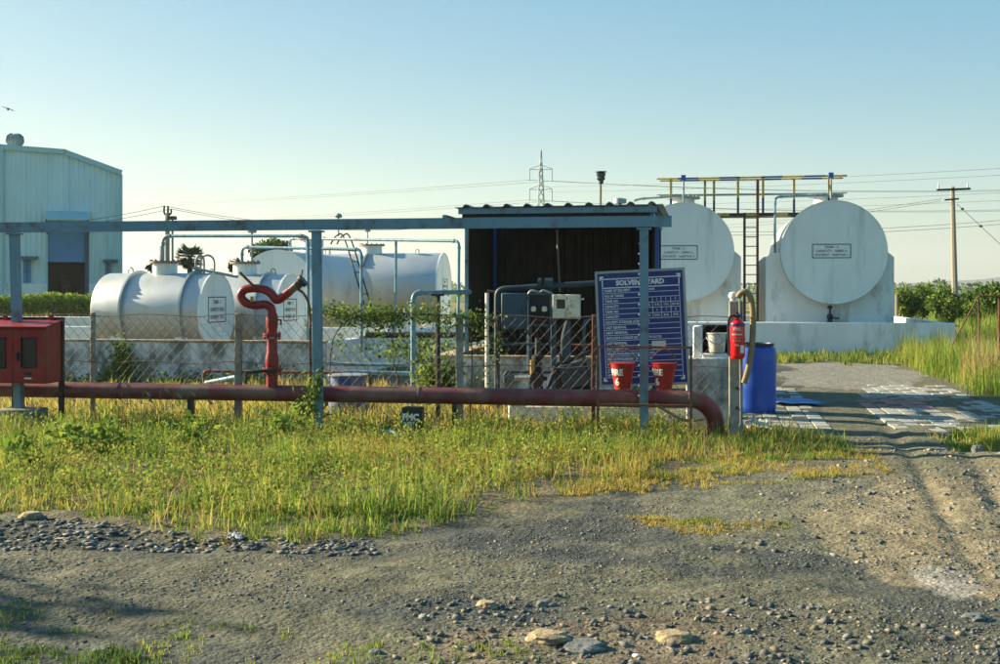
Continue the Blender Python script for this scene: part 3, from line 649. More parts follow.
MB().tube([(p.x, 17.9, 0), W(487, 293, 17.9)], .03, 8).build('pipe_run', 'paint_white', t); q = W(487, 291, 17.9); MB().tube([q, W(495, 292, 17.9)], .02, 6).build('tip', 'rusty', t)

for lab, pts, r, mt in (('thin dark feeder pipe low along the front of the pump', [W(505, 383, 16.9), W(505, 372, 16.9), W(560, 372, 16.9), W(560, 352, 16.9)], .022, 'dark_teal'),
        ('thin teal riser beside the cream meter box', [(PX(584, 17.0), 17.0, pz), W(584, 322, 17.0), W(592, 318, 17.2)], .02, 'teal_box'),
        ('thin vertical conduit on the rear wall of the shed', [W(560, 292, 21.4), W(557, 230, 21.4)], .02, 'galvanised'),
        ('dark pipe sloping from the motor to the plinth edge', [W(548, 388, 16.2), W(556, 366, 16.5), W(590, 352, 16.9)], .03, 'motor_dark'),
        ('thin rusty pipe running level behind the motor', [W(555, 345, 17.4), W(596, 345, 17.4)], .018, 'rusty')):
    pipe('feeder_pipe', lab, pts, r, mt, rad=.06)

# ------------------------------------------------------------------ right dyke and tanks
ry = 33.3; rh = W(955, 323, ry).z; rxr_ = W(955, 0, ry).x; rxl_ = W(600, 0, ry).x
rd = thing('bund_wall', 'clean white low wall around the two large round white tanks', 'wall', (rxl_, ry, 0))
MB().span((rxl_, ry, -.1), (rxr_, ry+.2, rh)).build('wall_run', 'whitewash_clean', rd, bevel=.02)
MB().span((rxr_-.2, ry+.205, -.1), (rxr_, 42.6, rh-.02)).build('wall_run', 'whitewash_clean', rd, bevel=.02); MB().span((rxl_, 42.61, -.1), (rxr_, 42.8, rh)).build('wall_run', 'whitewash_clean', rd, bevel=.02)
MB().span((rxl_, ry+.205, -.1), (rxl_+.2, 42.6, rh-.02)).build('wall_run', 'whitewash_clean', rd, bevel=.02)
def big_tank(label, px, py, rpx, y, sl_, sr_, words, fxp, fyp, valve):
    c = W(px, py, y); Rr = SZ(rpx, px, y); L = 6.2
    t = thing('storage_tank', label, 'tank', (c.x, y, c.z), 0, 'large white tanks on masonry cradles')
    ORG[t.name] = Vector((0, 0, 0))        # local coordinates, cap at y=0
    MB().lathe([(Rr, .025), (Rr, L), (0, L+.02)], 72, axis='y').build('shell', 'tank_silver', t)
    MB().lathe([(0, .0), (Rr-.02, .0), (Rr-.02, -.015), (Rr+.012, -.015), (Rr+.012, .03)], 72, axis='y').build('end_cap', 'tank_white', t)
    xl = W(sl_, 0, y+.4).x-c.x; xr_2 = W(sr_, 0, y+.4).x-c.x; zt = -.02
    for yy in (.38, 4.6):
        pts = [(xl, -c.z), (xl, zt-.12), (xl+.16, zt+.02)]+[(Rr*1.004*math.cos(R(180+180*i/36)), Rr*1.004*math.sin(R(180+180*i/36))+0) for i in range(37)]+[(xr_2-.16, zt+.02), (xr_2, zt-.12), (xr_2, -c.z)]
        pts = [p for p in pts]
        MB().prism(pts, (yy, yy+.45)).build('cradle', 'whitewash', t, smooth=False)
    mh = MB().lathe([(.34, Rr-.1), (.34, Rr+.22), (0, Rr+.22)], 28, (-.05, 1.7, 0)).build('manhole', 'tank_white', t)
    m = MB().lathe([(0, Rr+.223), (.5, Rr+.223), (.5, Rr+.28), (0, Rr+.28)], 28, (-.05, 1.7, 0))
    for k in range(16): a = 2*math.pi*k/16; m.lathe([(.025, Rr+.28), (.025, Rr+.32), (0, Rr+.32)], 6, (-.05+.44*math.cos(a), 1.7+.44*math.sin(a), 0))
    m.build('flange', 'galvanised', mh)
    fc = W(fxp, fyp, y)-c; fw, fh = SZ(37, px, y), SZ(13.5, px, y); m = MB()
    for s in (-1, 1): m.box((fc.x+s*fw/2, -.004, fc.z), (.02, .006, fh+.02)); m.box((fc.x, -.004, fc.z+s*fh/2), (fw-.02, .006, .02))
    m.build('sign_border', 'letter_black', t)
    for i, wd in enumerate(words): text('lettering', wd, .092, 'letter_black', t, (fc.x, -.006, fc.z+fh*.29-i*fh*.29), FACE_Y, off=.0, squash=.98)
    if valve:
        q = W(830, 0, y+.2)-c
        m = MB().lathe([(.035, -.05-Rr), (.07, -.08-Rr), (.07, -.14-Rr), (.03, -.16-Rr), (.03, -.28-Rr), (.07, -.3-Rr), (.09, -.36-Rr), (.06, -.45-Rr), (.08, -.5-Rr), (.08, -.54-Rr), (.04, -.56-Rr), (.04, -.75-Rr)], 14, (q.x, .2, 0)); vv = m.build('drain_valve', 'dark_teal', t)
        MB().tube([(q.x, .15, -.40-Rr), (q.x+.24, .1, -.41-Rr)], .02, 6).build('handle', 'black_iron', vv)
    return t, c, Rr
bt4, c4, r4 = big_tank('large white round tank on a cradle, right one, beside the field', 834, 252, 51.5, 34.0, 766, 894, ['TANK - 6', 'CAPACITY - 50000 Lt', 'SOLVENT - NAPTHA 1'], 831.5, 251, True)
bt3, c3, r3 = big_tank('large white round tank on a cradle, left one, half behind the shed', 684, 251.5, 49, 34.2, 630, 741, ['TANK - 5', 'CAPACITY - 50000 Lt', 'SOLVENT - NAPTHA 2'], 678.5, 252.5, False)
# catwalk
cy0, cy1 = 35.2, 36.3
cw = thing('catwalk', 'yellow and black railed catwalk linking the tops of the white tanks', 'catwalk', tuple(W(751, 345, cy0)))
zd = W(740, 213, cy0).z; xa, xb = W(656, 0, cy0).x, W(822, 0, cy0).x
MB().span((xa, cy0, zd-.08), (xb, cy1, zd)).build('deck', 'black_iron', cw)
for k, q in enumerate(np.linspace(.02, .9, 6)): x = xa+(xb-xa)*q; MB().span((x, cy0-.012, zd-.085), (x+.35, cy0-.002, zd+.005)).build('hazard_band', 'yellow_paint', cw)
def rail(y, p0, q0, p1, q1, posts, zq):
    A = W(p0, q0, y); B = W(p1, q1, y); n = 9
    for k in range(n):
        a = A+(B-A)*(k/n); b_ = A+(B-A)*((k+1)/n); MB().tube([a, b_], .027, 6, cap=False).build('rail_section', 'yellow_paint' if k % 2 == 0 else 'navy_paint', cw)
    for px in posts:
        x = W(px, 0, y).x; z = A.z+(B.z-A.z)*(x-A.x)/(B.x-A.x); zm = zd+(z-zd)*.42
        po = MB().span((x-.035, y-.035, zm), (x+.035, y+.035, z-.03)).build('post', 'yellow_paint', cw); MB().span((x-.033, y-.033, zd), (x+.033, y+.033, zm)).build('post_foot', 'navy_paint', po)
    MB().tube([W(p0, zq, y), W(p1, zq-2, y)], .018, 5).build('mid_rail', 'galvanised', cw)
rail(cy0+.03, 657, 179, 847, 175.5, (671, 738, 763, 829), 195)
rail(cy1-.03, 660, 181, 843, 178, (705, 714, 758, 794), 196)
for px, q0, q1 in ((683.5, 176, 206), (831, 173.5, 202)):
    a = W(px, q0, cy0-.1); MB().tube([W(px, q1, cy0-.1), a], .03, 8).build('bracket_pole', 'galvanised', cw); MB().box((a.x, a.y, a.z-.05), (.13, .12, .15)).build('clamp', 'blue_trim', cw)
# ladder down from the catwalk
lx0, lx1 = W(744.5, 0, cy0-.1).x, W(757.5, 0, cy0-.1).x
l2 = thing('ladder', 'tall dark steel ladder between the two white tanks', 'ladder', (lx0, cy0-.1, 0))
for x, zt in ((lx0, zd), (lx1, zd+.95)): MB().span((x-.035, cy0-.13, 0), (x+.035, cy0-.07, zt)).build('rail', 'black_iron' if x == lx0 else 'rusty', l2)
z = .3
while z < zd-.1: MB().tube([(lx0, cy0-.1, z), (lx1, cy0-.1, z)], .016, 5).build('rung', 'galvanised', l2); z += .27
pipe('vent_pipe', 'blue and grey pipe bending from the right white tank down its side', [W(775, 256, 35.0), W(775, 197, 35.0), W(830, 195, 35.2)], .035, 'pipe_blue', rad=.15)
pipe('vent_pipe', 'grey pipe over the shed roof reaching the left white tank', [W(634, 201, 35.2), W(640, 199, 35.2), W(683, 196, 35.2), W(683, 204, 35.2)], .035, 'galvanised', rad=.1)
# ------------------------------------------------------------------ gantry along the fence
gy = 14.3
gz = W(330, 224.5, gy).z
ga = thing('pipe_gantry', 'long slate blue steel beam carried on posts along the fence', 'gantry', (PX(317, gy), gy, 0))
xl, xr = W(-40, 0, gy).x, W(672, 0, gy).x
pts = [(gy-.06, gz-.064), (gy+.06, gz-.064), (gy+.06, gz-.055), (gy-.045, gz-.055), (gy-.045, gz+.055), (gy+.06, gz+.055), (gy+.06, gz+.064), (gy-.06, gz+.064)]
cuts = [xl, W(46, 0, gy).x, W(285, 0, gy).x, xr]
for a, b_ in zip(cuts, cuts[1:]): MB().prism(pts, (a+.003, b_-.003), 'x').build('beam', 'steel_blue', ga, smooth=False)
for px0, px1, wd in ((14.5, 20, .10), (316.5, 319, .10), (644, 644, .10)):
    a = W(px0, 230, gy); b_ = W(px1, 0, gy)
    po = MB().bar((a.x, gy, gz-.072), (b_.x, gy, -.2), wd, wd).build('post', 'steel_blue', ga)
    m = MB(); 
    for k in range(16): z = .5+k*.12; x = a.x+(b_.x-a.x)*(1-z/gz); m.lathe([(0, -.012), (.012, -.01), (.014, 0), (.012, .01), (0, .012)], 8, (x-wd/2-.001, gy-wd*.3, z))
    m.build('edge_bump', 'steel_blue', po)  # small round bumps in a row down the left edge
    MB().box((a.x, gy, gz-.085), (wd*1.7, wd*1.4, .02)).build('cap_plate', 'steel_blue', po)
fb = W(22, 0, gy); MB().span((fb.x-.26, gy-.2, -.1), (fb.x+.26, gy+.2, .22)).build('footing', 'concrete', ga, bevel=.02)

# ------------------------------------------------------------------ red pipe main with monitor
ry_ = 14.55; rz = W(330, 394, ry_).z; rr = .103
mp_ = thing('fire_water_main', 'thick dull red water pipe running low along the fence', 'pipe', (PX(450, ry_), ry_, 0))
e0 = W(-60, 0, ry_).x; e1 = W(690, 0, ry_).x
MB().tube([(e0, ry_, rz), (e1, ry_, rz)], rr, 24).build('pipe_run', 'red_oxide', mp_)
m = MB(); rad = .30; path = [(e1+.002+rad*math.sin(R(a)), ry_, rz-rad*(1-math.cos(R(a)))) for a in range(0, 91, 9)]; path.append((path[-1][0], ry_, -.3))
m.tube(path, rr, 24).build('elbow', 'red_oxide', mp_)
for px in (120, 420, 690): x = PX(px, ry_); MB().lathe([(rr, -.012), (rr+.008, -.008), (rr+.008, .008), (rr, .012)], 24, (x, ry_, rz), 'x').build('weld_seam', 'red_oxide', mp_)
for px in (191, 455): x = PX(px, ry_); MB().span((x-.03, ry_-.05, -.1), (x+.03, ry_+.05, rz-rr+.005)).build('support', 'black_iron', mp_)
def Q(px, py, dy=0): return W(px, py, ry_+dy)
mo = thing('fire_monitor', 'red water cannon with looped pipe and black nozzle on the main', 'fire monitor', (PX(272, ry_), ry_, rz+rr))
ux = SZ(1, 272, ry_)
b0 = Q(272, 386); m = MB()
m.lathe([(.075, rz+rr-.03), (.075, Q(272, 371).z), (0, Q(272, 371).z)], 20, (b0.x, ry_, 0)); m.build('riser', 'red_paint', mo)
def flange(px, py, r, th, name='flange', mt='red_paint'):
    p = Q(px, py); f = MB().lathe([(0, -th), (r, -th), (r, -.004), (0, -.004)], 22, p); f.lathe([(0, .004), (r, .004), (r, th), (0, th)], 22, p); o = f.build(name, mt, mo)
    m = MB()
    for k in range(6): a = 2*math.pi*k/6+.3; m.tube([(p.x+r*.82*math.cos(a), p.y+r*.82*math.sin(a), p.z-th-.035), (p.x+r*.82*math.cos(a), p.y+r*.82*math.sin(a), p.z+th+.02)], .012, 6)
    m.build('bolt', 'rusty', o)
flange(272, 370, .125, .035); flange(272, 335, .115, .022)
MB().lathe([(.07, Q(0, 369).z), (.085, Q(0, 362).z), (.085, Q(0, 355).z), (.068, Q(0, 350).z), (.064, Q(0, 337).z), (0, Q(0, 337).z)], 20, (b0.x, ry_, 0)).build('body', 'red_paint', mo)
MB().lathe([(.064, Q(0, 334).z), (.064, Q(0, 328).z), (.075, Q(0, 325).z), (.075, Q(0, 316).z), (.062, Q(0, 312).z), (0, Q(0, 312).z)], 20, (b0.x, ry_, 0)).build('swivel', 'red_paint', mo)
loop = [Q(272, 314), Q(271, 308.5), Q(265.5, 304.5), Q(255, 305.2), Q(245.5, 302.5), Q(241, 296), Q(244.5, 289.8), Q(254, 288.3), Q(264.5, 289.6), Q(271.5, 294), Q(275.5, 299), Q(279, 299.5), Q(284.5, 295.5), Q(290, 291)]
MB().tube(smooth_path(loop), .056, 14).build('swan_neck', 'red_paint', mo)
MB().tube([Q(289.5, 291.4), Q(297, 285.3)], .052, 14).build('barrel', 'red_oxide', mo)
d = (Q(301.5, 281.5)-Q(297, 285.3)).normalized(); a = Q(297, 285.3)
MB().tube([a, a+d*.03, a+d*.031, a+d*.06, a+d*.061, a+d*.11], [.062, .062, .056, .056, .082, .082], 16).build('nozzle', 'black_iron', mo)
MB().tube([a+d*.07+Vector((0, 0, .08)), a+d*.08+Vector((.01, 0, .15))], .012, 6).build('nozzle_lever', 'black_iron', mo)
MB().tube([Q(254, 286.5, -.04), Q(240, 272.5, -.06)], .018, 8).build('handle_bar', 'rusty', mo)
MB().tube([Q(268, 370.5, -.12), Q(246, 372.5, -.2), ], .022, 8).build('valve_lever', 'black_iron', mo); MB().tube([Q(246, 372.5, -.2), Q(245.5, 384, -.2)], .022, 8).build('valve_lever', 'black_iron', mo)
MB().box(Q(272, 370.5, -.1), (.14, .08, .055)).build('valve_clamp', 'black_iron', mo, bevel=.01)
MB().tube([Q(277.5, 320, -.04), Q(281, 320, -.05), Q(281, 325, -.05)], .014, 6).build('drain_cock', 'black_iron', mo); MB().tube([Q(252, 302, -.05), Q(252, 296.5, -.06)], .02, 7).build('lock_knob', 'brass', mo)
MB().tube(smooth_path([Q(297.5, 289, -.02), Q(304, 294, -.02), Q(308.5, 303, -.02), Q(310, 316, -.02), Q(310.5, 345, -.02), Q(311, 386, -.02)]), .017, 7).build('hose_rod', 'rusty', mo)

# ------------------------------------------------------------------ fire hose cabinet
hy = 14.05
A = W(-12, 383, hy); B = W(46, 328, hy); dep = .36
hc = thing('hose_cabinet', 'red fire hose cabinet with glazed doors on black legs', 'cabinet', ((A.x+B.x)/2, hy, 0))
MB().prism([(hy, A.z), (hy, B.z), (hy+dep, B.z+.07), (hy+dep, A.z)], (A.x-.35, B.x), 'x').build('case', 'cabinet_red', hc, bevel=.008, smooth=False)
MB().prism([(hy-.04, B.z+.003), (hy+dep+.01, B.z+.08), (hy+dep+.01, B.z+.095), (hy-.04, B.z+.018)], (A.x-.37, B.x+.02), 'x').build('lid', 'cabinet_red', hc, smooth=False)
for (p0, p1, g0, g1, hnd) in ((-34, 12.7, -22, 6, False), (13.3, 45, 21.3, 36.5, True)):
    a = W(p0, 381, hy-.02); b_ = W(p1, 331, hy-.02); ga_ = W(g0, 367.5, hy-.02); gb = W(g1, 337.5, hy-.02)
    m = MB(); y0_, y1_ = hy-.028, hy-.002
    m.span((a.x, y0_, a.z), (ga_.x, y1_, b_.z)); m.span((gb.x, y0_, a.z), (b_.x, y1_, b_.z)); m.span((ga_.x, y0_, a.z), (gb.x, y1_, ga_.z)); m.span((ga_.x, y0_, gb.z), (gb.x, y1_, b_.z))
    dr = m.build('door', 'cabinet_red', hc); MB().span((ga_.x-.01, hy-.014, ga_.z-.01), (gb.x+.01, hy-.008, gb.z+.01)).build('pane', 'glass_dark', dr)
    m = MB(); m.tube([(ga_.x, y0_-.004, ga_.z), (gb.x, y0_-.004, ga_.z), (gb.x, y0_-.004, gb.z), (ga_.x, y0_-.004, gb.z), (ga_.x, y0_-.004, ga_.z)], .008, 4, cap=False); m.build('gasket', 'black_plastic', dr)
    if hnd:
        h0 = W(17, 360, hy-.05); h1 = W(17, 353, hy-.05); MB().box((h0+h1)/2, (.03, .04, .1)).build('handle', 'black_iron', dr, bevel=.006)
p = W(28, 374, hy-.03); MB().box((p.x, hy-.032, p.z), (.09, .006, .04)).build('emblem', 'black_plastic', hc); MB().box((p.x, hy-.032, p.z-.055), (.1, .006, .018)).build('name_strip', 'paint_white', hc)
lx = [W(61, 0, hy+dep+.03).x, W(-38, 0, hy+dep+.03).x, W(1.5, 0, hy+.1).x]
zt = W(60, 321, hy+dep).z
for i, x in enumerate(lx): MB().span((x-.03, hy+dep+.02, -.15), (x+.03, hy+dep+.07, zt if i < 2 else A.z+.02)).build('leg', 'black_iron', hc)
MB().span((lx[1]-.03, hy+dep+.015, zt+.002), (lx[0]+.03, hy+dep+.075, zt+.05)).build('top_bar', 'black_iron', hc)
for px in (5, 51): p = W(px, 323, hy+dep-.02); MB().box((p.x, hy+dep-.01, B.z+.125), (.05, .03, .06)).build('lug', 'cabinet_red', hc)

# ------------------------------------------------------------------ chain link fence
fy = 14.9; fz = W(300, 315, fy).z; fx0 = W(-40, 0, fy).x; fx1 = W(729, 0, fy).x
fe = thing('chain_link_fence', 'rusty chain link fence on thin grey posts behind the red pipe', 'fence', (0-3, fy, 0))
for px, wd, mt in ((92, .055, 'concrete'), (238, .085, 'concrete'), (459, .085, 'concrete'), (594, .05, 'rusty')):
    x = PX(px, fy); MB().bar((x+random.uniform(-.02, .02), fy+.03, -.2), (x, fy+.03, fz+.02), wd, wd).build('post', mt, fe, bevel=.008)
P = []
for k in range(60): x = fx0+(fx1-fx0)*k/59; P.append((x, fy, fz+.02*math.sin(k*.9)*(.4+.6*abs(math.sin(k*.37)))-.01))
for pz0 in (0, -.62): MB().tube([(x, y, z+pz0) for x, y, z in P], .006, 5).build('strand', 'rusty_wire', fe)
m = MB(); stp = .135; hgt = fz-.12
nw = int((fx1-fx0)/stp)
for k in range(-10, nw+1):
    for sgn, yo in ((1, -.004), (-1, .004)):
        x0 = fx0+k*stp+(0 if sgn > 0 else hgt*.9); pts = []
        for j in range(6):
            q = j/5; x = x0+sgn*q*hgt*.9; z = .10+q*hgt-.01
            if fx0 <= x <= fx1: pts.append((x+random.gauss(0, .006), fy+yo+random.gauss(0, .004), z))
        if len(pts) > 1: m.tube(pts, .0032, 3, cap=False)
m.build('wire_mesh', 'rusty_wire', fe, kind='stuff', smooth=False)

# ------------------------------------------------------------------ concrete post, extinguisher, hose, pedestal
cy = 14.35; cx0, cx1 = W(729, 0, cy).x, W(743, 0, cy).x; czt = W(736, 301, cy).z
cp = thing('concrete_post', 'square grey concrete post carrying the fire extinguisher', 'post', ((cx0+cx1)/2, cy, 0))
MB().span((cx0, cy, -.2), (cx1, cy+.14, czt)).build('shaft', 'concrete', cp, bevel=.012)
p = W(733, 296, cy+.05); MB().lathe([(.0, -.06), (.035, -.055), (.035, -.03), (.05, -.02), (.055, .01), (.04, .04), (0, .052)], 16, p).build('ball_cap', 'paint_white', cp)
for py in (388, 408): q = W(737, py, cy-.01); MB().lathe([(0, -.012), (.016, -.012), (.016, .012), (0, .012)], 8, q, 'y').build('bolt', 'black_iron', cp)
MB().tube([W(739.5, 298, cy-.02), W(740.5, 425, cy-.02)], .012, 6).build('conduit', 'galvanised', cp)
hs = MB().tube(smooth_path([W(738, 297, cy-.03), W(741, 293, cy-.05), W(746, 292, cy-.06), W(751, 299, cy-.06), W(753, 318, cy-.06), W(752, 345, cy-.06), W(748.5, 368, cy-.06), W(744, 383, cy-.05)]), .035, 12)
hs.build('drain_hose', 'hose', None, 'tan ribbed hose arching over the concrete post', 'hose', loc=tuple(W(745, 383, cy-.05)))
ec = W(737.5, 358.5, cy-.09); er = SZ(7.4, 737, cy-.09); eh = SZ(41, 737, cy-.09)
ex = thing('fire_extinguisher', 'bright red fire extinguisher hung on the concrete post', 'fire extinguisher', tuple(ec))
MB().lathe([(0, 0), (er*.8, 0), (er*.97, .02), (er, .05), (er, eh*.80), (er*.93, eh*.87), (er*.6, eh*.93), (er*.33, eh*.96), (er*.33, eh*1.0), (0, eh)], 28, ec).build('cylinder', 'extinguisher_red', ex)
MB().lathe([(er*.3, eh*.99), (er*.4, eh*1.0), (er*.4, eh*1.05), (er*.22, eh*1.06), (er*.22, eh*1.11), (0, eh*1.11)], 14, ec).build('valve', 'black_iron', ex)
MB().box(ec+Vector((-.005, -.02, eh*1.12)), (.035, .12, .018)).build('lever', 'black_iron', ex); MB().box(ec+Vector((.02, -.02, eh*1.07)), (.06, .02, .014)).build('pin_tag', 'blue_trim', ex)
MB().lathe([(er+.0015, eh*.80), (er+.002, eh*.84), (er*.96+.002, eh*.86)], 28, ec).build('blue_band', 'board_blue', ex)
def wrap(name, body, size, m, parent, c, rad, ang, z, taper=0.0, off=.003, squash=1):
    """lettering bent round an upright cylinder or cone"""
    o = text(name, body, size, m, parent, (0, 0, 0), Matrix.Identity(4), off=off, ext=.0008, squash=squash); lo = ORG[parent.name]
    for v in o.data.vertices:
        a = ang+v.co.x/rad; r_ = rad+.003+v.co.z+taper*v.co.y
        v.co = Vector((c.x+r_*math.sin(a), c.y-r_*math.cos(a), z+v.co.y))-lo
    return o
def patch(name, m, parent, c, rad, a0, a1, z0, z1):
    mb = MB(); n_ = 8
    for i in range(n_+1): a = a0+(a1-a0)*i/n_; mb.v += [(c.x+rad*math.sin(a), c.y-rad*math.cos(a), z0), (c.x+rad*math.sin(a), c.y-rad*math.cos(a), z1)]
    mb.f += [(2*i, 2*i+2, 2*i+3, 2*i+1) for i in range(n_)]; return mb.build(name, m, parent)
for i, wd in enumerate(('FIRE', 'EXTINGUISHER', 'ABC', '9 Kg')): wrap('lettering', wd, (.045, .018, .045, .022)[i], 'paint_white', ex, ec, er, -.1, ec.z+eh*(.72-.13*i), off=.001)
patch('label', 'paint_white', ex, ec, er+.002, .35, .95, ec.z+eh*.14, ec.z+eh*.33); 
MB().tube(smooth_path([ec+Vector((-.02, -.02, eh*1.05)), ec+Vector((-er*1.05, -.02, eh*1.0)), ec+Vector((-er*1.2, 0, eh*.7)), ec+Vector((-er*1.1, 0, eh*.2)), ec+Vector((-er*1.05, 0, eh*.05))]), .014, 7).build('hose', 'black_plastic', ex)
MB().lathe([(er+.002, eh*.45), (er+.006, eh*.45), (er+.006, eh*.49), (er+.002, eh*.49)], 24, ec).build('strap', 'extinguisher_red', ex)
wy = 15.3
pd = thing('masonry_block', 'crumbling whitewashed block between the board and the concrete post', 'wall', (PX(712, wy), wy, 0))
a = W(686, 0, wy); b_ = W(733, 358, wy); MB().span((a.x, wy, -.1), (b_.x, wy+.5, b_.z)).build('wall_run', 'whitewash_worn', pd, bevel=.02)
a = W(693, 358, wy+.1); b_ = W(702, 326, wy+.1); MB().span((a.x, wy+.1, a.z+.002), (b_.x, wy+.4, b_.z)).build('pier', 'whitewash', pd, bevel=.015)
a = W(687, 358, wy+.1); b_ = W(727, 355, wy+.1); MB().span((W(702.5, 0, wy).x, wy+.04, a.z+.002), (b_.x, wy+.4, b_.z+.02)).build('ledge', 'whitewash', pd, bevel=.01)
a = W(702.5, 355, wy+.2); b_ = W(728, 325, wy+.2); t = thing('black_box', 'black open box behind the white bucket', 'box', (a.x, wy+.2, a.z))
m = MB(); m.span((a.x, wy+.42, a.z), (b_.x, wy+.44, b_.z)); m.span((a.x, wy+.2, a.z), (a.x+.015, wy+.42, b_.z)); m.span((b_.x-.015, wy+.2, a.z), (b_.x, wy+.42, b_.z)); m.span((a.x+.016, wy+.2, b_.z-.015), (b_.x-.016, wy+.419, b_.z)); m.span((a.x+.016, wy+.2, a.z), (b_.x-.016, wy+.419, a.z+.015)); m.build('case', 'black_sheet', t)
c = W(716.5, 357, wy+.12); c.z = W(716, 355, wy+.1).z+.03; r0 = SZ(8, 716, wy); h = SZ(20, 716, wy)
bk = thing('white_bucket', 'dull white plastic bucket standing on the masonry ledge', 'bucket', tuple(c))
MB().lathe([(0, 0), (r0*.86, 0), (r0, .01), (r0*1.2, h*.93), (r0*1.32, h*.94), (r0*1.32, h), (r0*1.18, h), (r0*.95, .02), (0, .02)], 26, c).build('body', 'bucket_white', bk)
MB().tube([c+Vector((r0*1.32*math.cos(a), -r0*1.34*math.sin(a)-.0, h*.9-.11*math.sin(a))) for a in np.linspace(0, math.pi, 14)], .006, 5).build('bail', 'galvanised', bk)
# blue drums
dc = G(756, 412); dr_ = .285; dh = W(756, 343, dc.y).z
b1 = thing('plastic_drum', 'bright blue plastic drum with black lid behind the concrete post', 'drum', tuple(dc))
MB().lathe([(0, 0), (dr_*.9, 0), (dr_*.97, .03), (dr_, .09), (dr_*.985, dh*.33), (dr_, dh*.36), (dr_*.985, dh*.39), (dr_, dh*.6), (dr_, dh*.86), (dr_*.95, dh*.93), (dr_*.84, dh*.955), (dr_*.84, dh*.965), (0, dh*.965)], 40, dc).build('body', 'drum_blue', b1)
MB().lathe([(0, dh*.967), (dr_*.86, dh*.962), (dr_*.9, dh*.963), (dr_*.9, dh), (dr_*.84, dh*1.0), (dr_*.82, dh*.985), (0, dh*.985)], 40, dc).build('lid', 'black_plastic', b1)
dc2 = G(348, 421); dc2 = Vector((W(348, 0, 16.0).x, 16.0, 0)); r2 = SZ(19.5, 348, 16); h2 = W(348, 375, 16).z
b2 = thing('plastic_drum', 'dusty broken open blue drum in the weeds behind the red pipe', 'drum', tuple(dc2))
MB().lathe([(0, 0), (r2*.93, 0), (r2, .06), (r2, h2*.3), (r2*1.02, h2*.34), (r2, h2*.4), (r2*.98, h2*.7), (r2*.9, h2*.9), (r2*.97, h2*.97), (r2*.97, h2), (r2*.92, h2), (r2*.86, h2*.9), (r2*.9, .1), (0, .1)], 32, dc2).build('body', 'drum_blue_dusty', b2)
MB().lathe([(r2*.95, h2*.985), (r2*1.03, h2*.99), (r2*1.03, h2*1.02), (r2*.93, h2*1.02)], 32, dc2).build('rim', 'galvanised', b2)
fc = G(411.5, 434); fc = Vector((W(411.5, 0, 14.1).x, 14.1, 0)); fw, fh = SZ(21, 411, 14.1), W(411, 407.5, 14.1).z
fj = thing('black_container', 'small black container with FMC lettering standing in the grass', 'container', tuple(fc))
MB().box((fc.x, fc.y+.08, fh/2), (fw, .16, fh)).build('body', 'black_plastic', fj, bevel=.02)
text('lettering', 'FMC', .105, 'paint_white', fj, (-.01, -.003, fh*.64), FACE_Y, off=.006); text('lettering', 'INERT', .05, 'paint_white', fj, (-.03, -.003, fh*.42), FACE_Y, off=.002)
for k in range(3): MB().box((fc.x-.03, fc.y-.002, fh*(.3-.06*k)), (fw*.5, .003, .008)).build('print_line', 'galvanised', fj)
q = G(398, 446); MB().tube(smooth_path([G(383, 441)+Vector((0, 0, .12)), G(392, 445)+Vector((0, 0, .15)), G(400, 446)+Vector((0, 0, .1))]), .014, 6).build('pipe_offcut', 'pipe_blue', None, 'short blue plastic pipe offcut lying in the grass', 'pipe', loc=tuple(G(392, 446)))

# ------------------------------------------------------------------ solvent yard board
bdy = 14.72; c = (W(602.5, 386.5, bdy)+W(687, 381, bdy))/2
BW, BH = SZ(86, 642, bdy), SZ(112.5, 642, bdy)
bd = thing('notice_board', 'blue SOLVENT YARD notice board with white lines and table', 'notice board', tuple(c), rot=(R(-3), R(-2.7), 0))
MB().span((-BW/2, 0, 0), (BW/2, .02, BH)).build('panel', 'board_blue', bd)
m = MB()
for s in (-1, 1): m.box((s*(BW/2+.01), .01, BH/2), (.03, .035, BH+.05)); m.box((0, .01, BH/2+s*(BH/2+.01)), (BW-.012, .035, .03))
m.build('frame', 'galvanised', bd)
def bx(u, v): return ((u-.5)*BW, (1-v)*BH)
def line(m, u0, v0, u1, v1, wdt=.008):
    x0, z0 = bx(u0, v0); x1, z1 = bx(u1, v1); m.box(((x0+x1)/2, -.002, (z0+z1)/2), (abs(x1-x0)+wdt, .003, abs(z1-z0)+wdt))
m = MB(); line(m, .06, .055, .95, .055, .013); line(m, .06, .135, .95, .135, .013); line(m, .06, .071, .06, .119, .013); line(m, .95, .071, .95, .119, .013)
m.build('title_border', 'board_white', bd)
m = MB(); rows = [.135+.0472*(k+1) for k in range(17)]
for k, v in enumerate(rows): line(m, .07, v, .94, v, .006)
line(m, .06, .145, .06, .945, .006); line(m, .95, .145, .95, .945, .006)
m.build('ruled_line', 'board_white', bd)
m = MB()
for u in (.52, .635, .735, .845): line(m, u, rows[1]+.008, u, rows[5]-.008, .006)
m.build('table_line', 'board_white', bd)
for (u, v) in ((.03, .03), (.97, .03), (.03, .97), (.97, .97)):
    x, z = bx(u, v); m = MB(); sx = 1 if u < .5 else -1; sz = -1 if v < .5 else 1
    m.prism([(x, z), (x+sx*.05, z), (x+sx*.05, z+sz*.012), (x+sx*.02, z+sz*.03), (x+sx*.012, z+sz*.05), (x, z+sz*.05)], (-.003, -.0005)); m.build('corner_mark', 'board_white', bd)
x, z = bx(.5, .095); text('lettering', 'SOLVENT YARD', .082, 'board_white', bd, (x, -.003, z), FACE_Y, off=.004)
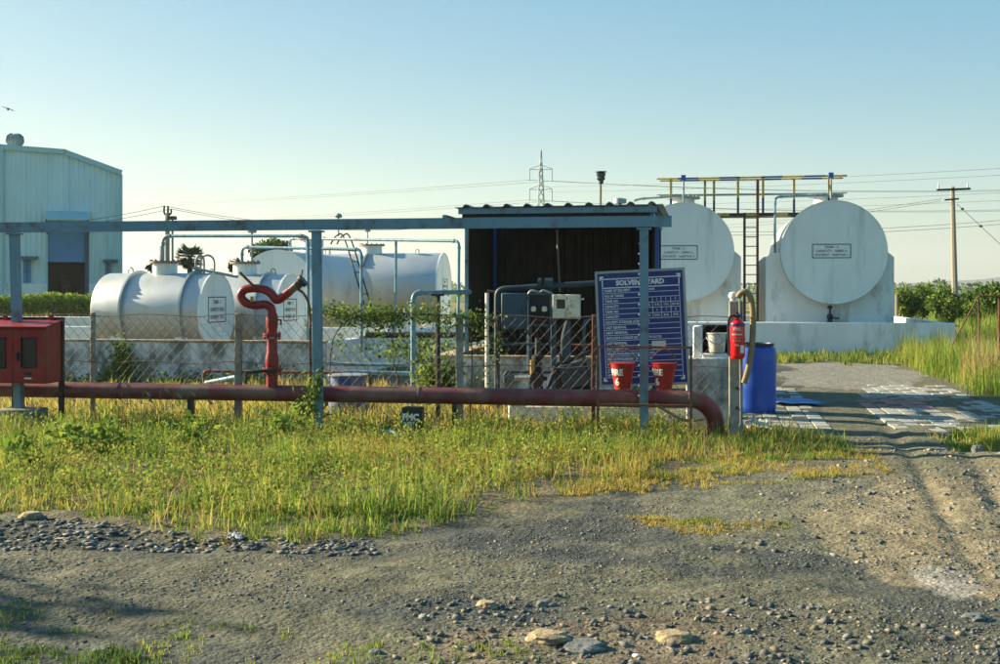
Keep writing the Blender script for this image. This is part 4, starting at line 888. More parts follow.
left = ['NAME OF SOLVENT', 'NO OF TANKS', 'TANK NO', 'CAPACITY', 'TANK NO', 'CAPACITY', 'SOLVENT STORAGE LICENCE NO', 'LAST RENEWAL', 'NEXT RENEWAL', 'EXPLOSIVE LICENCE NO', 'LAST RENEWAL', 'NEXT RENEWAL', 'FIRE EXTINGUISHERS 9 KG', 'FIRE EXTINGUISHERS 25 KG', 'FIRE BUCKETS', 'SAND', 'HYDRANT']
for k, wd in enumerate(left):
    x, z = bx(.08, .135+.0472*(k+.55)); text('lettering', wd, .042, 'board_white', bd, (x, -.003, z), FACE_Y, 'LEFT', off=.0012, squash=.85)
for r_, cells in ((2, ('1', '2', '3', '4')), (3, ('20 KL', '15 KL', '15 KL', '22.5 KL')), (4, ('5', '6', '7', '8')), (5, ('25 KL', '50 KL', '50 KL', '50 KL'))):
    for j, wd in enumerate(cells):
        x, z = bx((.578, .685, .79, .898)[j], .135+.0472*(r_+.5)); text('lettering', wd, .034, 'board_white', bd, (x, -.003, z), FACE_Y, off=.001, squash=.8)
for r_, wd in ((0, ':- HEXANE'), (6, ':-'), (7, ':-'), (8, ':-'), (9, ':- P/TN/15/1720'), (12, ':- 2 NOS'), (13, ':- 1 NO'), (15, ':- 2')):
    x, z = bx(.52, .135+.0472*(r_+.55)); text('lettering', wd, .038, 'board_white', bd, (x, -.003, z), FACE_Y, 'LEFT', off=.001, squash=.85)
x, z = bx(.64, .66); MB().box((x+.05, -.004, z), (.17, .004, .1)).build('pasted_notice', 'paper', bd)
# ------------------------------------------------------------------ bucket stand and fire buckets
sy = 14.15; st = thing('bucket_stand', 'rusty angle iron frame holding two fire buckets', 'stand', (PX(644, sy), sy, 0))
xl, xr = PX(598, sy), PX(691, sy); zt = W(644, 346, sy).z; zb = W(644, 404, sy).z
for x in (xl, xr): MB().bar((x, sy, -.15), (x, sy, zt), .028, .028).build('leg', 'rusty', st)
for z in (zt, zb): MB().bar((xl+.015, sy, z-.014), (xr-.015, sy, z-.014), .028, .028).build('cross_bar', 'rusty', st)
for lab, px, ang in (('red fire bucket on the rusty stand, left of the blue post', 622.5, -.55), ('red fire bucket on the rusty stand, right of the blue post', 664, -.75)):
    c = W(px, 389, sy-.04); h = SZ(25.5, px, sy); rb, rt = SZ(8, px, sy), SZ(12, px, sy)
    fb_ = thing('fire_bucket', lab, 'bucket', tuple(c), group='fire buckets')
    MB().lathe([(0, 0), (rb, 0), (rb, .008), (rt, h), (rt+.008, h), (rt+.008, h+.006), (rt-.004, h+.006)], 30, c).build('body', 'bucket_red', fb_)
    MB().lathe([(rt-.004, h+.005), (rb-.006, .012), (0, .012)], 30, c).build('inside', 'paint_white', fb_)
    arc = [c+Vector((rt*1.02*math.cos(a), -.02*math.sin(a), h-.02+(zt-c.z-h+.0)*math.sin(a)*.92)) for a in np.linspace(0, math.pi, 18)]
    MB().tube(arc, .007, 6).build('handle', 'rusty', fb_)
    for s in (-1, 1): MB().box(c+Vector((s*(rt+.004), 0, h-.02)), (.02, .03, .05)).build('handle_ear', 'bucket_red', fb_)
    p = Vector((c.x, sy, zt)); MB().tube(smooth_path([(p.x, sy-.02, zt-.05), (p.x+.02, sy-.035, zt-.035), (p.x, sy-.02, zt+.012), (p.x, sy+.02, zt-.01)]), .006, 5).build('hook', 'rusty', fb_)
    tp = (rt-rb)/h
    wrap('lettering', 'FIRE', .10, 'paint_white', fb_, c, rb+(rt-rb)*.66, ang, c.z+h*.66, tp, off=.004, squash=.9)
    wrap('lettering', '6', .115, 'paint_white', fb_, c, rb+(rt-rb)*.3, ang, c.z+h*.29, tp, off=.004)
MB().tube(smooth_path([W(655, 404, 14.35), W(668, 412, 14.3), W(684, 420, 14.25), W(704, 419, 14.3)]), .018, 7).build('old_hose', 'hose', None, 'tan hose lying slack below the fire bucket stand', 'hose', loc=tuple(W(684, 421, 14.3)))
# ------------------------------------------------------------------ paving
def paving(name, label, x0, x1, y0, y1, keep, redf):
    t = thing(name, label, 'paving', ((x0+x1)/2, (y0+y1)/2, 0)); tw, td = .20, .30
    me = None
    nx_, ny_ = int((x1-x0)/tw), int((y1-y0)/td)
    for mt in ('paver_grey', 'paver_red'):
        mb = MB(); b_ = tw/2-.006; d_ = td/2-.006
        mb.add([(-b_, -d_, -.05), (b_, -d_, -.05), (b_, d_, -.05), (-b_, d_, -.05), (-b_, -d_, .012), (b_, -d_, .012), (b_, d_, .012), (-b_, d_, .012), (-b_+.008, -d_+.008, .02), (b_-.008, -d_+.008, .02), (b_-.008, d_-.008, .02), (-b_+.008, d_-.008, .02)],
               [(0, 1, 5, 4), (1, 2, 6, 5), (2, 3, 7, 6), (3, 0, 4, 7), (4, 5, 9, 8), (5, 6, 10, 9), (6, 7, 11, 10), (7, 4, 8, 11), (8, 9, 10, 11)])
        m = bpy.data.meshes.new('paver'); m.from_pydata(mb.v, [], mb.f); m.update(); m.materials.append(MATS[mt])
        if mt == 'paver_grey': mg = m
        else: mr_ = m
    for i in range(nx_):
        for j in range(ny_):
            x = x0+(i+.5)*tw; y = y0+(j+.5)*td; u, v = proj(x, y)
            if random.random() < .10 or not keep(u+random.uniform(-4, 4), v+random.uniform(-2, 2)): continue
            o = bpy.data.objects.new('paver', mr_ if redf(u, v) else mg); _finish(o, t, None, None, None, None)
            o.location = (x-t.location.x, y-t.location.y, -.0145+random.uniform(-.008, .006)); o.rotation_euler = (random.gauss(0, .012), random.gauss(0, .012), random.gauss(0, .012))
    return t
a = G(745, 431); paving('paved_strip', 'pale worn paving slabs around the blue drum', a.x-.1, G(845, 431).x, a.y, G(745, 386).y,
       lambda u, v: u < 790+(v-386)*1.15 and u > 738 and v < 432, lambda u, v: False)
a = G(880, 432); paving('paved_strip', 'broken pale and red paving slabs right of the dirt track', G(858, 432).x-.3, G(1080, 432).x, a.y-.2, G(880, 384).y,
       lambda u, v: u > 862+max(0, v-402)*1.1 and v > 386 and v < 432 and v < 433-(1000-u)*.0 and not (935 < u < 960 and 396 < v < 412), lambda u, v: 398 < v < 408 and u < 932)
# blue tarp and paper bits
def sheet(name, label, cat, pts, m, hz=.03):
    P = [G(*p) for p in pts]; c = sum(P, Vector())/len(P); mb = MB(); n_ = 7; V2 = []
    for i in range(n_+1):
        for j in range(n_+1):
            u, v = i/n_, j/n_; p = (P[0]*(1-u)+P[1]*u)*(1-v)+(P[3]*(1-u)+P[2]*u)*v
            V2.append((p.x+random.gauss(0, .015), p.y+random.gauss(0, .015), .045+hz*abs(random.gauss(0, 1))))
    mb.add(V2, [(i*(n_+1)+j, (i+1)*(n_+1)+j, (i+1)*(n_+1)+j+1, i*(n_+1)+j+1) for i in range(n_) for j in range(n_)])
    o = mb.build(name, m, None, label, cat, loc=(c.x, c.y, 0)); s = o.modifiers.new('thick', 'SOLIDIFY'); s.thickness = .006; return o
sheet('tarp', 'crumpled blue plastic sheet lying on the paving by the drum', 'tarp', [(773, 406), (826, 407), (800, 400), (775, 402)], 'tarp_blue', .012)
sheet('sack', 'flattened dusty pale sack at the foot of the concrete post', 'sack', [(746, 432), (775, 434), (770, 426), (748, 425)], 'paper', .03)
sheet('litter_scrap', 'scrap of white paper at the lower grass edge', 'litter', [(229, 545), (240, 546), (239, 543), (231, 542)], 'paint_white', .015)

# ------------------------------------------------------------------ utility poles, pylon, wires
uy = 74.0
up = thing('utility_pole', 'concrete utility pole with one crossarm above the bushes', 'utility pole', (PX(954, uy), uy, 0))
a = W(952.5, 187, uy); m = MB().tube([(W(955.5, 0, uy).x, uy, -.3), a], [.2, .12], 8); m.build('shaft', 'pole_concrete', up)
p = W(953, 190, uy); L_ = SZ(16, 953, uy); MB().bar((p.x-L_, uy-.15, p.z), (p.x+L_, uy-.15, p.z+.05), .12, .12).build('crossarm', 'black_iron', up)
for s in (-.9, .85): MB().lathe([(.03, 0), (.06, .08), (.03, .16), (.05, .22), (.02, .34), (0, .34)], 10, (p.x+s*L_, uy-.15, p.z+.06)).build('insulator', 'paint_white', up)
p = W(953, 200, uy); MB().bar((p.x-.5, uy-.14, p.z), (p.x+.3, uy-.14, p.z+.06), .1, .1).build('bracket', 'rusty', up)
gw = W(1000, 249, uy-8); MB().tube([W(957, 204, uy), W(1060, 300, uy-10)], .018, 5).build('stay_wire', 'wire_dark', up)
for q in (.06, .26): a = W(957, 204, uy)*(1-q)+W(1060, 300, uy-10)*q; MB().lathe([(0, -.08), (.09, -.05), (.09, .05), (0, .08)], 8, a).build('stay_insulator', 'black_iron', up)
lp = thing('utility_pole', 'twin utility poles with insulators rising behind the first silver tank', 'utility pole', (PX(168, 70), 70, 0))
for px, z1, r in ((167.5, 213, .14), (172.5, 218, .07)): MB().tube([(PX(px, 70), 70, 0), W(px, z1, 70)], r, 8).build('shaft', 'pole_concrete', lp)
for px, q in ((164.3, 206), (168, 206), (171, 209)):
    MB().tube(smooth_path([W(167.5, 216, 70), W(px, 213, 70), W(px, q, 70)]), .06, 6).build('insulator', 'black_iron', lp)
p = W(172.5, 218, 70); MB().box(p, (.45, .3, .22)).build('switch_gear', 'black_iron', lp)
wy2 = 45.0
sr = thing('siren_mast', 'slim mast with a stacked dark siren head above the shed roof', 'mast', (PX(600, wy2), wy2, 0))
MB().tube([(PX(599.5, wy2), wy2, 0), W(600.5, 184, wy2)], .05, 8).build('mast_tube', 'pole_concrete', sr)
p = W(601, 184, wy2); MB().lathe([(.06, 0), (.1, .04), (.09, .1), (.13, .16), (.17, .2), (.13, .25), (.16, .3), (.18, .4), (.12, .42), (.21, .44), (.21, .47), (0, .48)], 16, p).build('siren_head', 'dark_teal', sr)
# lattice pylon
pyY = 330.0; pb = W(541, 290, pyY); S = SZ(1, 541, pyY)
pn = thing('pylon', 'distant lattice steel power pylon behind the shed', 'pylon', (pb.x, pyY, 0))
H_ = (290-150)*S+EYE; wd_ = lambda z: max(.15, 3.3*(1-z/(H_*.92))**.9+.5 if z < H_*.93 else .2)
lv = [0, 5, 10, 14.5, 18.5, 22, 25, 27.5, 30, 32, 34, 35.8, 37.2, H_]
lv = [q*H_/lv[-1] for q in lv]
for sx in (-1, 1):
    for sy_ in (-1, 1): MB().tube([(pb.x+sx*wd_(z)*.5, pyY+sy_*wd_(z)*.5, z) for z in lv], .09, 4).build('leg', 'lattice', pn)
for z0, z1 in zip(lv, lv[1:]):
    m = MB()
    for s in (-1, 1):
        a, b_ = wd_(z0)*.5, wd_(z1)*.5
        m.bar((pb.x-a, pyY+s*a, z0), (pb.x+b_, pyY+s*b_, z1), .1, .1); m.bar((pb.x+a, pyY+s*a, z0), (pb.x-b_, pyY+s*b_, z1), .1, .1)
    m.build('brace', 'lattice', pn)
for py in (170, 190):
    z = W(541, py, pyY).z; hw = 11.3*S
    for s in (-1, 1):
        m = MB(); m.bar((pb.x, pyY, z+.1), (pb.x+s*hw, pyY, z+.2), .14, .14); m.bar((pb.x, pyY, z+1.4), (pb.x+s*hw, pyY, z+.3), .12, .12); m.build('arm', 'lattice', pn)
        MB().tube([(pb.x+s*hw, pyY, z+.2), (pb.x+s*hw, pyY, z-3)], .09, 5).build('insulator_string', 'lattice', pn)
def wire(A, B, sag, r, lab):
    A = Vector(A); B = Vector(B); P = [A+(B-A)*(k/16)-Vector((0, 0, sag*4*(k/16)*(1-k/16))) for k in range(17)]
    MB().tube(P, r, 3, cap=False).build('overhead_wire', 'wire_dark', None, lab, 'wire', 'thin overhead wires', loc=tuple(A))
for k, (p0, q0, y0_, p1, q1, y1_, sg) in enumerate((
    (847, 182, 120, 1060, 165, 110, .3), (847, 187, 120, 1060, 172, 110, .3), (860, 201, 120, 1060, 190, 110, .3), (860, 207, 120, 1060, 198, 110, .3))):
    wire(W(p0-300, q0+5, y0_+40), W(p1, q1, y1_), sg, .022, ('topmost', 'second highest', 'third highest', 'lowest')[k]+' thin overhead wire crossing the sky above the right white tank')
for k, (q0, q1) in enumerate(((221, 215), (224, 219))): wire(W(660, q0+10, 100), W(1060, q1, 95), .5, .02, ('upper', 'lower')[k]+' thin overhead wire passing low behind the right utility pole')
for k in range(2): wire(W(941, 199+2*k, uy), W(690, 226+3*k, 160), .4, .02, ('upper', 'lower')[k]+' thin overhead wire slanting from the right utility pole down to the tank')
for (p, q, s) in ((164.3, 206, 'upper'), (171, 209, 'lower')):
    wire(W(p, q, 70), W(-60, 226+(q-206), 66), .5, .018, s+' thin overhead wire from the twin poles left to the warehouse')
    wire(W(p, q, 70), W(470, 220+(q-206), 90), .9, .018, s+' thin overhead wire from the twin poles right to the shed')
for k, (sx, py) in enumerate(((-1, 180), (1, 181), (-1, 200), (1, 201))):
    A = W(541+sx*11, py, pyY); wire(A, W(-150, py+30, 560), 3, .06, 'faint high voltage wire running left from the pylon, '+('upper left arm', 'upper right arm', 'lower left arm', 'lower right arm')[k]); wire(A, W(1200, py+2, 420), 3, .06, 'faint high voltage wire running right from the pylon, '+('upper left arm', 'upper right arm', 'lower left arm', 'lower right arm')[k])

# ------------------------------------------------------------------ bird
bc = W(8, 109, 60); m = MB(); u_ = SZ(1, 8, 60)
body = [bc+Vector((-1.2*u_, 0, .2*u_)), bc+Vector((-.4*u_, 0, 0)), bc+Vector((.6*u_, 0, -.2*u_)), bc+Vector((1.8*u_, 0, -.6*u_))]
m.tube(body, [.02, .07, .07, .015], 6)
for tip, mid, ch in ((Vector((-3.9*u_, -.2, 2.2*u_)), Vector((-2*u_, -.1, 1.6*u_)), .09), (Vector((3.8*u_, .2, -1.4*u_)), Vector((2*u_, .1, .2*u_)), .09)):
    a = bc; vs = [a+Vector((0, -ch, .03)), a+Vector((0, ch, .03)), bc+mid+Vector((0, ch, 0)), bc+mid+Vector((0, -ch, 0)), bc+tip+Vector((0, .02, 0)), bc+tip+Vector((0, -.02, 0))]
    lo = [v-Vector((0, 0, .025)) for v in vs]
    m.add(vs+lo, [(0, 1, 2, 3), (3, 2, 4, 5), (7, 6, 9, 8), (8, 9, 11, 10), (0, 3, 9, 6), (3, 5, 11, 9), (1, 7, 8, 2), (2, 8, 10, 4)])
m.build('bird', 'bird', None, 'small dark bird gliding above the warehouse roof', 'bird', loc=tuple(bc))

# ------------------------------------------------------------------ trees, bushes, hedge
def blob_points(n, c, rx, ry__, rz_, lumps=9, shell=.55):
    c = np.array(c); L_ = RNG.normal(0, 1, (lumps, 3)); L_ /= np.linalg.norm(L_, axis=1)[:, None]; L_ *= (RNG.random((lumps, 1))**.5)*.75; rad = RNG.uniform(.22, .48, lumps)
    idx = RNG.integers(0, lumps, n); d = RNG.normal(size=(n, 3)); d /= np.linalg.norm(d, axis=1)[:, None]
    r_ = rad[idx]*(shell+(1-shell)*RNG.random(n))*RNG.uniform(.75, 1.15, n)
    return c+(L_[idx]+d*r_[:, None])*np.array((rx, ry__, rz_)), idx/lumps
def tree(name, label, x, y, h, cr, cz, crz, cols, n, leaf, trunk=.12, group=None, cat='tree', lumps=22):
    t = thing(name, label, cat, (x, y, 0), group=group)
    m = MB(); m.tube(smooth_path([(x, y, -.2), (x+.05*h*.1, y, cz*.5), (x, y, cz+crz*.4)]), [trunk*(1-.6*k/12) for k in range(13)], 8)
    for k in range(7):
        a = k*2.4; z0 = cz*(.55+.06*k); e = (x+cr*.65*math.cos(a), y+cr*.65*math.sin(a), cz+crz*(.1+.12*k)*.6)
        m.tube(smooth_path([(x, y, z0), ((x+e[0])/2, (y+e[1])/2, (z0+e[2])/2+.1*crz), e], 4), [trunk*.45*(1-.8*j/8) for j in range(9)], 5)
    m.build('trunk', 'bark', t)
    P, q = blob_points(n, (x, y, cz), cr, cr, crz, lumps)
    leaves('crown', P, leaf, tints(n, cols, .3, np.clip(q+RNG.normal(0, .15, n), 0, .999)), t)
    return t
ty = 88
tree('leafy_tree', 'rounded green tree showing above the second and third tanks', PX(274, ty), ty, 5, SZ(24, 274, ty), W(0, 251, ty).z, SZ(14, 274, ty), GREEN, 5000, .30)
tree('leafy_tree', 'small green tree just left of the second tank manhole', PX(238, 92), 92, 4, SZ(9, 238, 92), W(0, 268, 92).z, SZ(9, 238, 92), GREEN, 1500, .26)
tree('leafy_tree', 'tiny green treetop behind the top of the first tank', PX(152, 95), 95, 3, SZ(5, 152, 95), W(0, 268, 95).z, SZ(4, 152, 95), GREEN, 700, .22)
# fan palm
px_, pY = 190, 85; pc = W(px_, 258, pY)
pt = thing('palm_tree', 'fan palm with dead skirt behind the first silver tank', 'palm tree', (pc.x, pY, 0))
MB().tube([(pc.x, pY, -.2), (pc.x, pY, pc.z)], [.25, .18], 10).build('trunk', 'bark', pt)
V3, F3, T3 = [], [], []
for k in range(110):
    th = RNG.uniform(0, 2*math.pi); el = math.asin(RNG.uniform(-.97, .97)); dead = el < -.6; L_ = SZ(19, px_, pY)*RNG.uniform(.75, 1)*(.8 if dead else 1)
    d = np.array((math.cos(th)*math.cos(el), math.sin(th)*math.cos(el), math.sin(el)))
    e = np.cross(d, (0, 0, 1)); e /= np.linalg.norm(e)+1e-6; st_ = np.array(pc)+d*L_*.5
    colr = np.array((.10, .17, .05)) if not dead else np.array((.16, .12, .07))
    for j in range(9):
        a = -1.1+2.2*j/8; dd = d*math.cos(a)+e*math.sin(a); tip = st_+dd*L_*.5+np.array((0, 0, -.06*abs(a))); w_ = (e*math.cos(a)-d*math.sin(a))*.05
        o_ = len(V3); V3 += [st_, st_+dd*L_*.22+w_, tip, st_+dd*L_*.22-w_]; F3.append((o_, o_+1, o_+2, o_+3)); T3 += [colr*RNG.uniform(.7, 1.4)]*4
    o_ = len(V3); V3 += [np.array(pc)-e*.025, np.array(pc)+e*.025, st_+e*.025, st_-e*.025]; F3.append((o_, o_+1, o_+2, o_+3)); T3 += [colr]*4
fast('crown', np.array(V3), [np.array(F3)], np.array(T3), 'leaves', pt)
# bushes on the right
for k, (px, q, y, rx_, rz_) in enumerate(((902, 287, 62, 19, 14), (922, 283, 66, 16, 17), (945, 286, 60, 20, 15), (968, 289, 64, 17, 13), (990, 284, 58, 18, 16), (1018, 286, 60, 22, 16))):
    c = W(px, q+4, y); lab = ['bush nearest the white tank at the field edge', 'tallest bush left of the utility pole', 'bush at the foot of the utility pole', 'low bush just right of the utility pole', 'bush at the right picture edge', 'bush cut off by the right picture edge'][k]
    tree('bush', lab, c.x, y, 3, SZ(rx_, px, y), c.z-.7, SZ(rz_, px, y)*1.25, GREEN+LUSH, 6500, .17, .05, 'bushes along the field edge', 'bush', 30)
# hedge by the warehouse
hx0, hx1 = PX(-60, 52), PX(97, 52); hz_ = W(40, 294, 52).z
hg = thing('hedge', 'trimmed green hedge in front of the warehouse', 'hedge', ((hx0+hx1)/2, 52, 0))
n_ = 16000; P = np.stack([RNG.uniform(hx0, hx1, n_), 52+RNG.uniform(-.5, .5, n_), RNG.uniform(.1, 1, n_)**.7*hz_], 1); P[:, 2] += (fbm(P[:, 0]*1.2, P[:, 0]*0, 5)-.6)*.35
leaves('foliage', P, .13, tints(n_, LUSH, .3), hg); MB().span((hx0, 51.75, 0), (hx1, 52.2, hz_*.75)).build('stem_core', 'bark', hg)
# far treeline
n_ = 9000; ang = RNG.uniform(R(-40), R(30), n_); dist = RNG.uniform(520, 640, n_); hh = 2.0+4.5*fbm(ang*60, ang*0, 8)
P = np.stack([dist*np.sin(ang), dist*np.cos(ang), hh*RNG.random(n_)], 1)
leaves('distant_treeline', P, 2.2, tints(n_, GREEN, .2), None, kind='stuff', label='low dark line of trees along the horizon', cat='trees')
xh = np.linspace(600, 3400, 60); m = MB()
for k, x in enumerate(xh): hgt = 20+150*float(fbm(x*.0022, 0, 77))*max(0, min(1, (x-600)/900)); m.v += [(x, 4200, -5), (x, 4200, hgt), (x, 4900, -5)]
for k in range(len(xh)-1): m.f += [(3*k, 3*k+3, 3*k+4, 3*k+1), (3*k+1, 3*k+4, 3*k+5, 3*k+2)]
m.build('hills', 'hill', None, kind='structure')
# ------------------------------------------------------------------ trees left of the picture that shade the road
for k, (x, y, h, cr) in enumerate(((-12.6, 7.5, 4.4, 1.5), (-18, 6.6, 5.4, 2.5), (-14.5, 4.6, 4.6, 2.2))):
    tree('roadside_tree', ['leafy roadside tree left of the view, nearest the fence', 'tall leafy roadside tree left of the view, middle one', 'short leafy roadside tree left of the view, nearest the road'][k], x, y, h, cr, h*.62, h*.36, GREEN, (1300, 3600, 5000)[k], .2, .16, 'roadside trees left of the view')

# ------------------------------------------------------------------ grass and weeds
def zgr(p): return np.column_stack([p, gh(p[:, 0], p[:, 1])-.01])
def field(name, label, poly, n, h0, h1, green, dry, bias, wid=.006, seed=3, lean=.4, warp=14, ys=5, clump=3.0, cat='grass', thin=0.0, tuft=14, spread=.045):
    nt_ = max(1, n//tuft); c = scatter(poly, nt_, warp, ys, seed); cl = fbm(c[:, 0]*clump, c[:, 1]*clump, seed+2, 3)
    if thin: k = cl > thin; c, cl = c[k], cl[k]
    u, v = proj(c[:, 0], c[:, 1]); nz = fbm(c[:, 0]*clump*.5, c[:, 1]*clump*.5, seed+11, 3); m = len(c)
    mixc = np.clip((nz-.5)*4+bias(u, v)+RNG.normal(0, .3, m), 0, 1); hc = (h0+(h1-h0)*np.clip((cl-.3)*2.2+RNG.normal(0, .22, m), 0, 1.3))
    i = np.repeat(np.arange(m), tuft); n = len(i); sp = spread*np.clip(hc[i]/.12, .5, 2.5)
    p = c[i]+RNG.normal(0, 1, (n, 2))*sp[:, None]
    T = np.where((RNG.random(n) < mixc[i])[:, None], tints(n, dry, .25), tints(n, green, .25))*RNG.uniform(.8, 1.2, m)[i][:, None]
    return blades(name, zgr(p), hc[i]*RNG.uniform(.35, 1.3, n), np.clip(T, 0, 1), wid*RNG.uniform(.6, 1.3, n), lean, kind='stuff', label=label, cat=cat)
VERGE = [(-60, 425), (740, 424), (770, 432), (850, 440), (870, 458), (800, 462), (700, 462), (640, 474), (600, 486), (520, 492), (470, 512), (440, 526), (380, 538), (300, 540), (240, 545), (180, 540), (120, 522), (60, 514), (-60, 505)]
bverge = lambda u, v: 0.42+.5*np.exp(-((u-380)/190)**2-((v-472)/32)**2)+.35*np.exp(-((u-740)/120)**2)-.6*np.exp(-((u-60)/170)**2)-.45*(v > 500)
field('verge_grass', 'green and yellow rough grass along the roadside fence', VERGE, 70000, .03, .16, LUSH, YELLOW, bverge, .0045, thin=.42, lean=.75, clump=1.6, warp=45, ys=13)
field('short_turf', 'low dense undergrowth covering the verge soil', VERGE, 36000, .02, .07, LUSH, MIXED+YELLOW[:2], lambda u, v: bverge(u, v), .006, seed=9, lean=1.0, thin=.36, warp=60, ys=18)
field('tall_tufts', 'tall fresh green tufts standing out of the verge', [(-60, 425), (330, 425), (720, 424), (850, 438), (700, 452), (520, 492), (430, 522), (330, 532), (180, 532), (60, 505), (-60, 498)], 22000, .08, .28, LUSH, MIXED, lambda u, v: .15+.5*np.exp(-((u-420)/120)**2-((v-465)/25)**2), .005, seed=83, lean=.5, thin=.52, clump=2.2, tuft=34, spread=.05, warp=40, ys=10)
field('dead_stalks', 'thin dead brown stalks scattered through the verge', VERGE, 5200, .10, .34, YELLOW, [(.30, .19, .09), (.40, .28, .14), (.24, .17, .09)], lambda u, v: .7+0*u, .0028, seed=89, lean=.8, tuft=4, spread=.05)
field('yard_weeds', 'yellowish weeds in the yard behind the red pipe', [(-60, 392), (140, 389), (500, 389), (512, 428), (-60, 428)], 22000, .06, .26, MIXED, YELLOW, lambda u, v: .45+0*u, .007, seed=14, thin=.36)
field('far_weeds', 'dry brown weeds behind the bund left of the first tank', [(-80, 311), (110, 311), (110, 338), (-80, 338)], 16000, .3, .8, MIXED, YELLOW, lambda u, v: .6+0*u, .02, seed=19, warp=3, ys=1)
field('field_grass', 'tall bright green grass in the field right of the tanks', [(885, 302), (1080, 301), (1080, 345), (960, 352), (958, 325), (900, 316)], 46000, .35, .95, LUSH, MIXED, lambda u, v: .1+0*u, .016, seed=23, warp=3, ys=1)
field('track_grass', 'tall green grass spilling over beside the bund corner', [(895, 352), (960, 345), (1080, 335), (1080, 396), (985, 398), (950, 382), (905, 364)], 42000, .2, .72, LUSH, MIXED, lambda u, v: .15+0*u, .006, seed=27, warp=5, ys=2)
field('wall_foot_grass', 'dark green tufts along the foot of the white bund', [(770, 357), (905, 353), (925, 364), (900, 366), (770, 363)], 7000, .06, .26, GREEN+LUSH, MIXED, lambda u, v: .1+0*u, .009, seed=31, warp=8, ys=2, thin=.47)
field('bank_grass', 'green grass on the bank at the right picture edge', [(940, 440), (1080, 425), (1080, 452), (1000, 452), (955, 452)], 5000, .05, .18, LUSH, MIXED, lambda u, v: .3+0*u, .006, seed=35)
field('kerb_grass', 'green grass in the bottom left corner by the road', [(-60, 645), (90, 640), (150, 655), (200, 690), (-60, 720)], 6500, .02, .07, GREEN, LUSH, lambda u, v: .2+0*u, .003, seed=39, thin=.46, warp=60, ys=14)  # darker green tints carry the shade lying on this corner
field('road_tufts', 'thin short tufts growing through the gravel in front', [(-40, 600), (180, 605), (330, 640), (560, 645), (560, 690), (-60, 690)], 6500, .015, .05, LUSH, MIXED, lambda u, v: .2+0*u, .003, seed=43, thin=.52)
field('dry_patch', 'dry flattened grass patch in the middle of the gravel', [(640, 520), (760, 516), (790, 526), (700, 536), (620, 532)], 3600, .012, .04, LUSH, YELLOW, lambda u, v: .6+0*u, .004, seed=47, lean=1.0, thin=.47, warp=60, ys=14)
field('dry_fringe', 'straw coloured fringe where the verge meets the track', [(520, 495), (600, 478), (700, 460), (870, 450), (900, 474), (780, 482), (640, 496)], 16000, .015, .07, MIXED, YELLOW, lambda u, v: .75+0*u, .004, seed=53, lean=.9, thin=.36)
# leafy weeds scattered in the verge
p = scatter([(0, 428), (735, 428), (600, 470), (420, 515), (150, 525), (0, 500)], 2200, 20, 6, 61); PT = []; 
for q in zgr(p):
    k = RNG.integers(8, 20); h = RNG.uniform(.08, .32); PT.append(np.column_stack([q[0]+RNG.normal(0, .035, k), q[1]+RNG.normal(0, .035, k), q[2]+h*RNG.random(k)]))
PT = np.concatenate(PT); nz = fbm(PT[:, 0]*1.5, PT[:, 1]*1.5, 66)
leaves('verge_weeds', PT, .036, np.where((nz > .5)[:, None], tints(len(PT), MIXED[:3], .3), tints(len(PT), LUSH, .3)), None, .5, kind='stuff', label='small leafy weeds among the verge grass', cat='weeds')
# foxtail heads nodding over the red pipe
P, T = [], []; m_v, m_f, m_t = [], [], []
for px, py in ((128, 386), (148, 394), (166, 390), (179, 396), (193, 394), (150, 400), (88, 420), (62, 432), (118, 424), (210, 402), (35, 428)):
    b0 = W(px-8, 0, 14.0); tip = W(px, py, 14.0); path = smooth_path([(b0.x, 14.0, 0), (b0.x+.02, 14, tip.z*.7), (tip.x-.05, 14, tip.z+.03), (tip.x, 14, tip.z), (tip.x+.035, 14, tip.z-.03)], 5)
    mb = MB(); mb.tube(path[:-8], .003, 3, False); mb.tube(path[-9:], [.004, .010, .014, .016, .016, .015, .012, .008, .004], 6)
    o_ = len(m_v); m_v += mb.v; m_f += [tuple(i+o_ for i in f) for f in mb.f if len(f) == 4]; m_t += [(.42, .33, .18)]*len(mb.v)
fast('foxtail_grass', np.array(m_v), [np.array(m_f)], np.array(m_t), 'grass_blades', None, kind='stuff', label='nodding tan seed heads in front of the red pipe', cat='grass')
# climbers
def vine(name, label, boxes, n, leaf, cols, stems):
    t = thing(name, label, 'plant', boxes[0][0])
    P = []
    for (c, s, k) in boxes: P.append(np.array(c)+RNG.normal(0, 1, (int(n*k), 3))*np.array(s))
    P = np.concatenate(P); P[:, 2] = np.maximum(P[:, 2], .02); leaves('foliage', P, leaf, tints(len(P), cols, .3), t, 0)
    m = MB()
    for st_ in stems: m.tube(smooth_path(st_, 4), .008, 4)
    m.build('stem', 'bark', t); return t
f0 = lambda px, py: tuple(W(px, py, fy))
bxs = [(f0(px, py), (.16, .06, .055+.03*(k % 3)), .11) for k, (px, py) in enumerate(((345, 318), (362, 316), (385, 315), (402, 318), (425, 313), (448, 316), (468, 318), (380, 317), (374, 322), (335, 310)))]
vine('creeper', 'leafy green creeper draped along the fence top wire', bxs, 1700, .05, GREEN+LUSH+LUSH, [[f0(330, 400), f0(333, 340), f0(360, 316), f0(430, 314), f0(500, 320)], [f0(470, 420), f0(472, 350), f0(465, 318)], [f0(395, 318), f0(392, 350), f0(398, 380)]])
bxs = [(tuple(W(px, py, fy)), (.05, .04, .12), .3) for px, py in ((497, 345), (487, 372), (341, 345), (480, 330))]
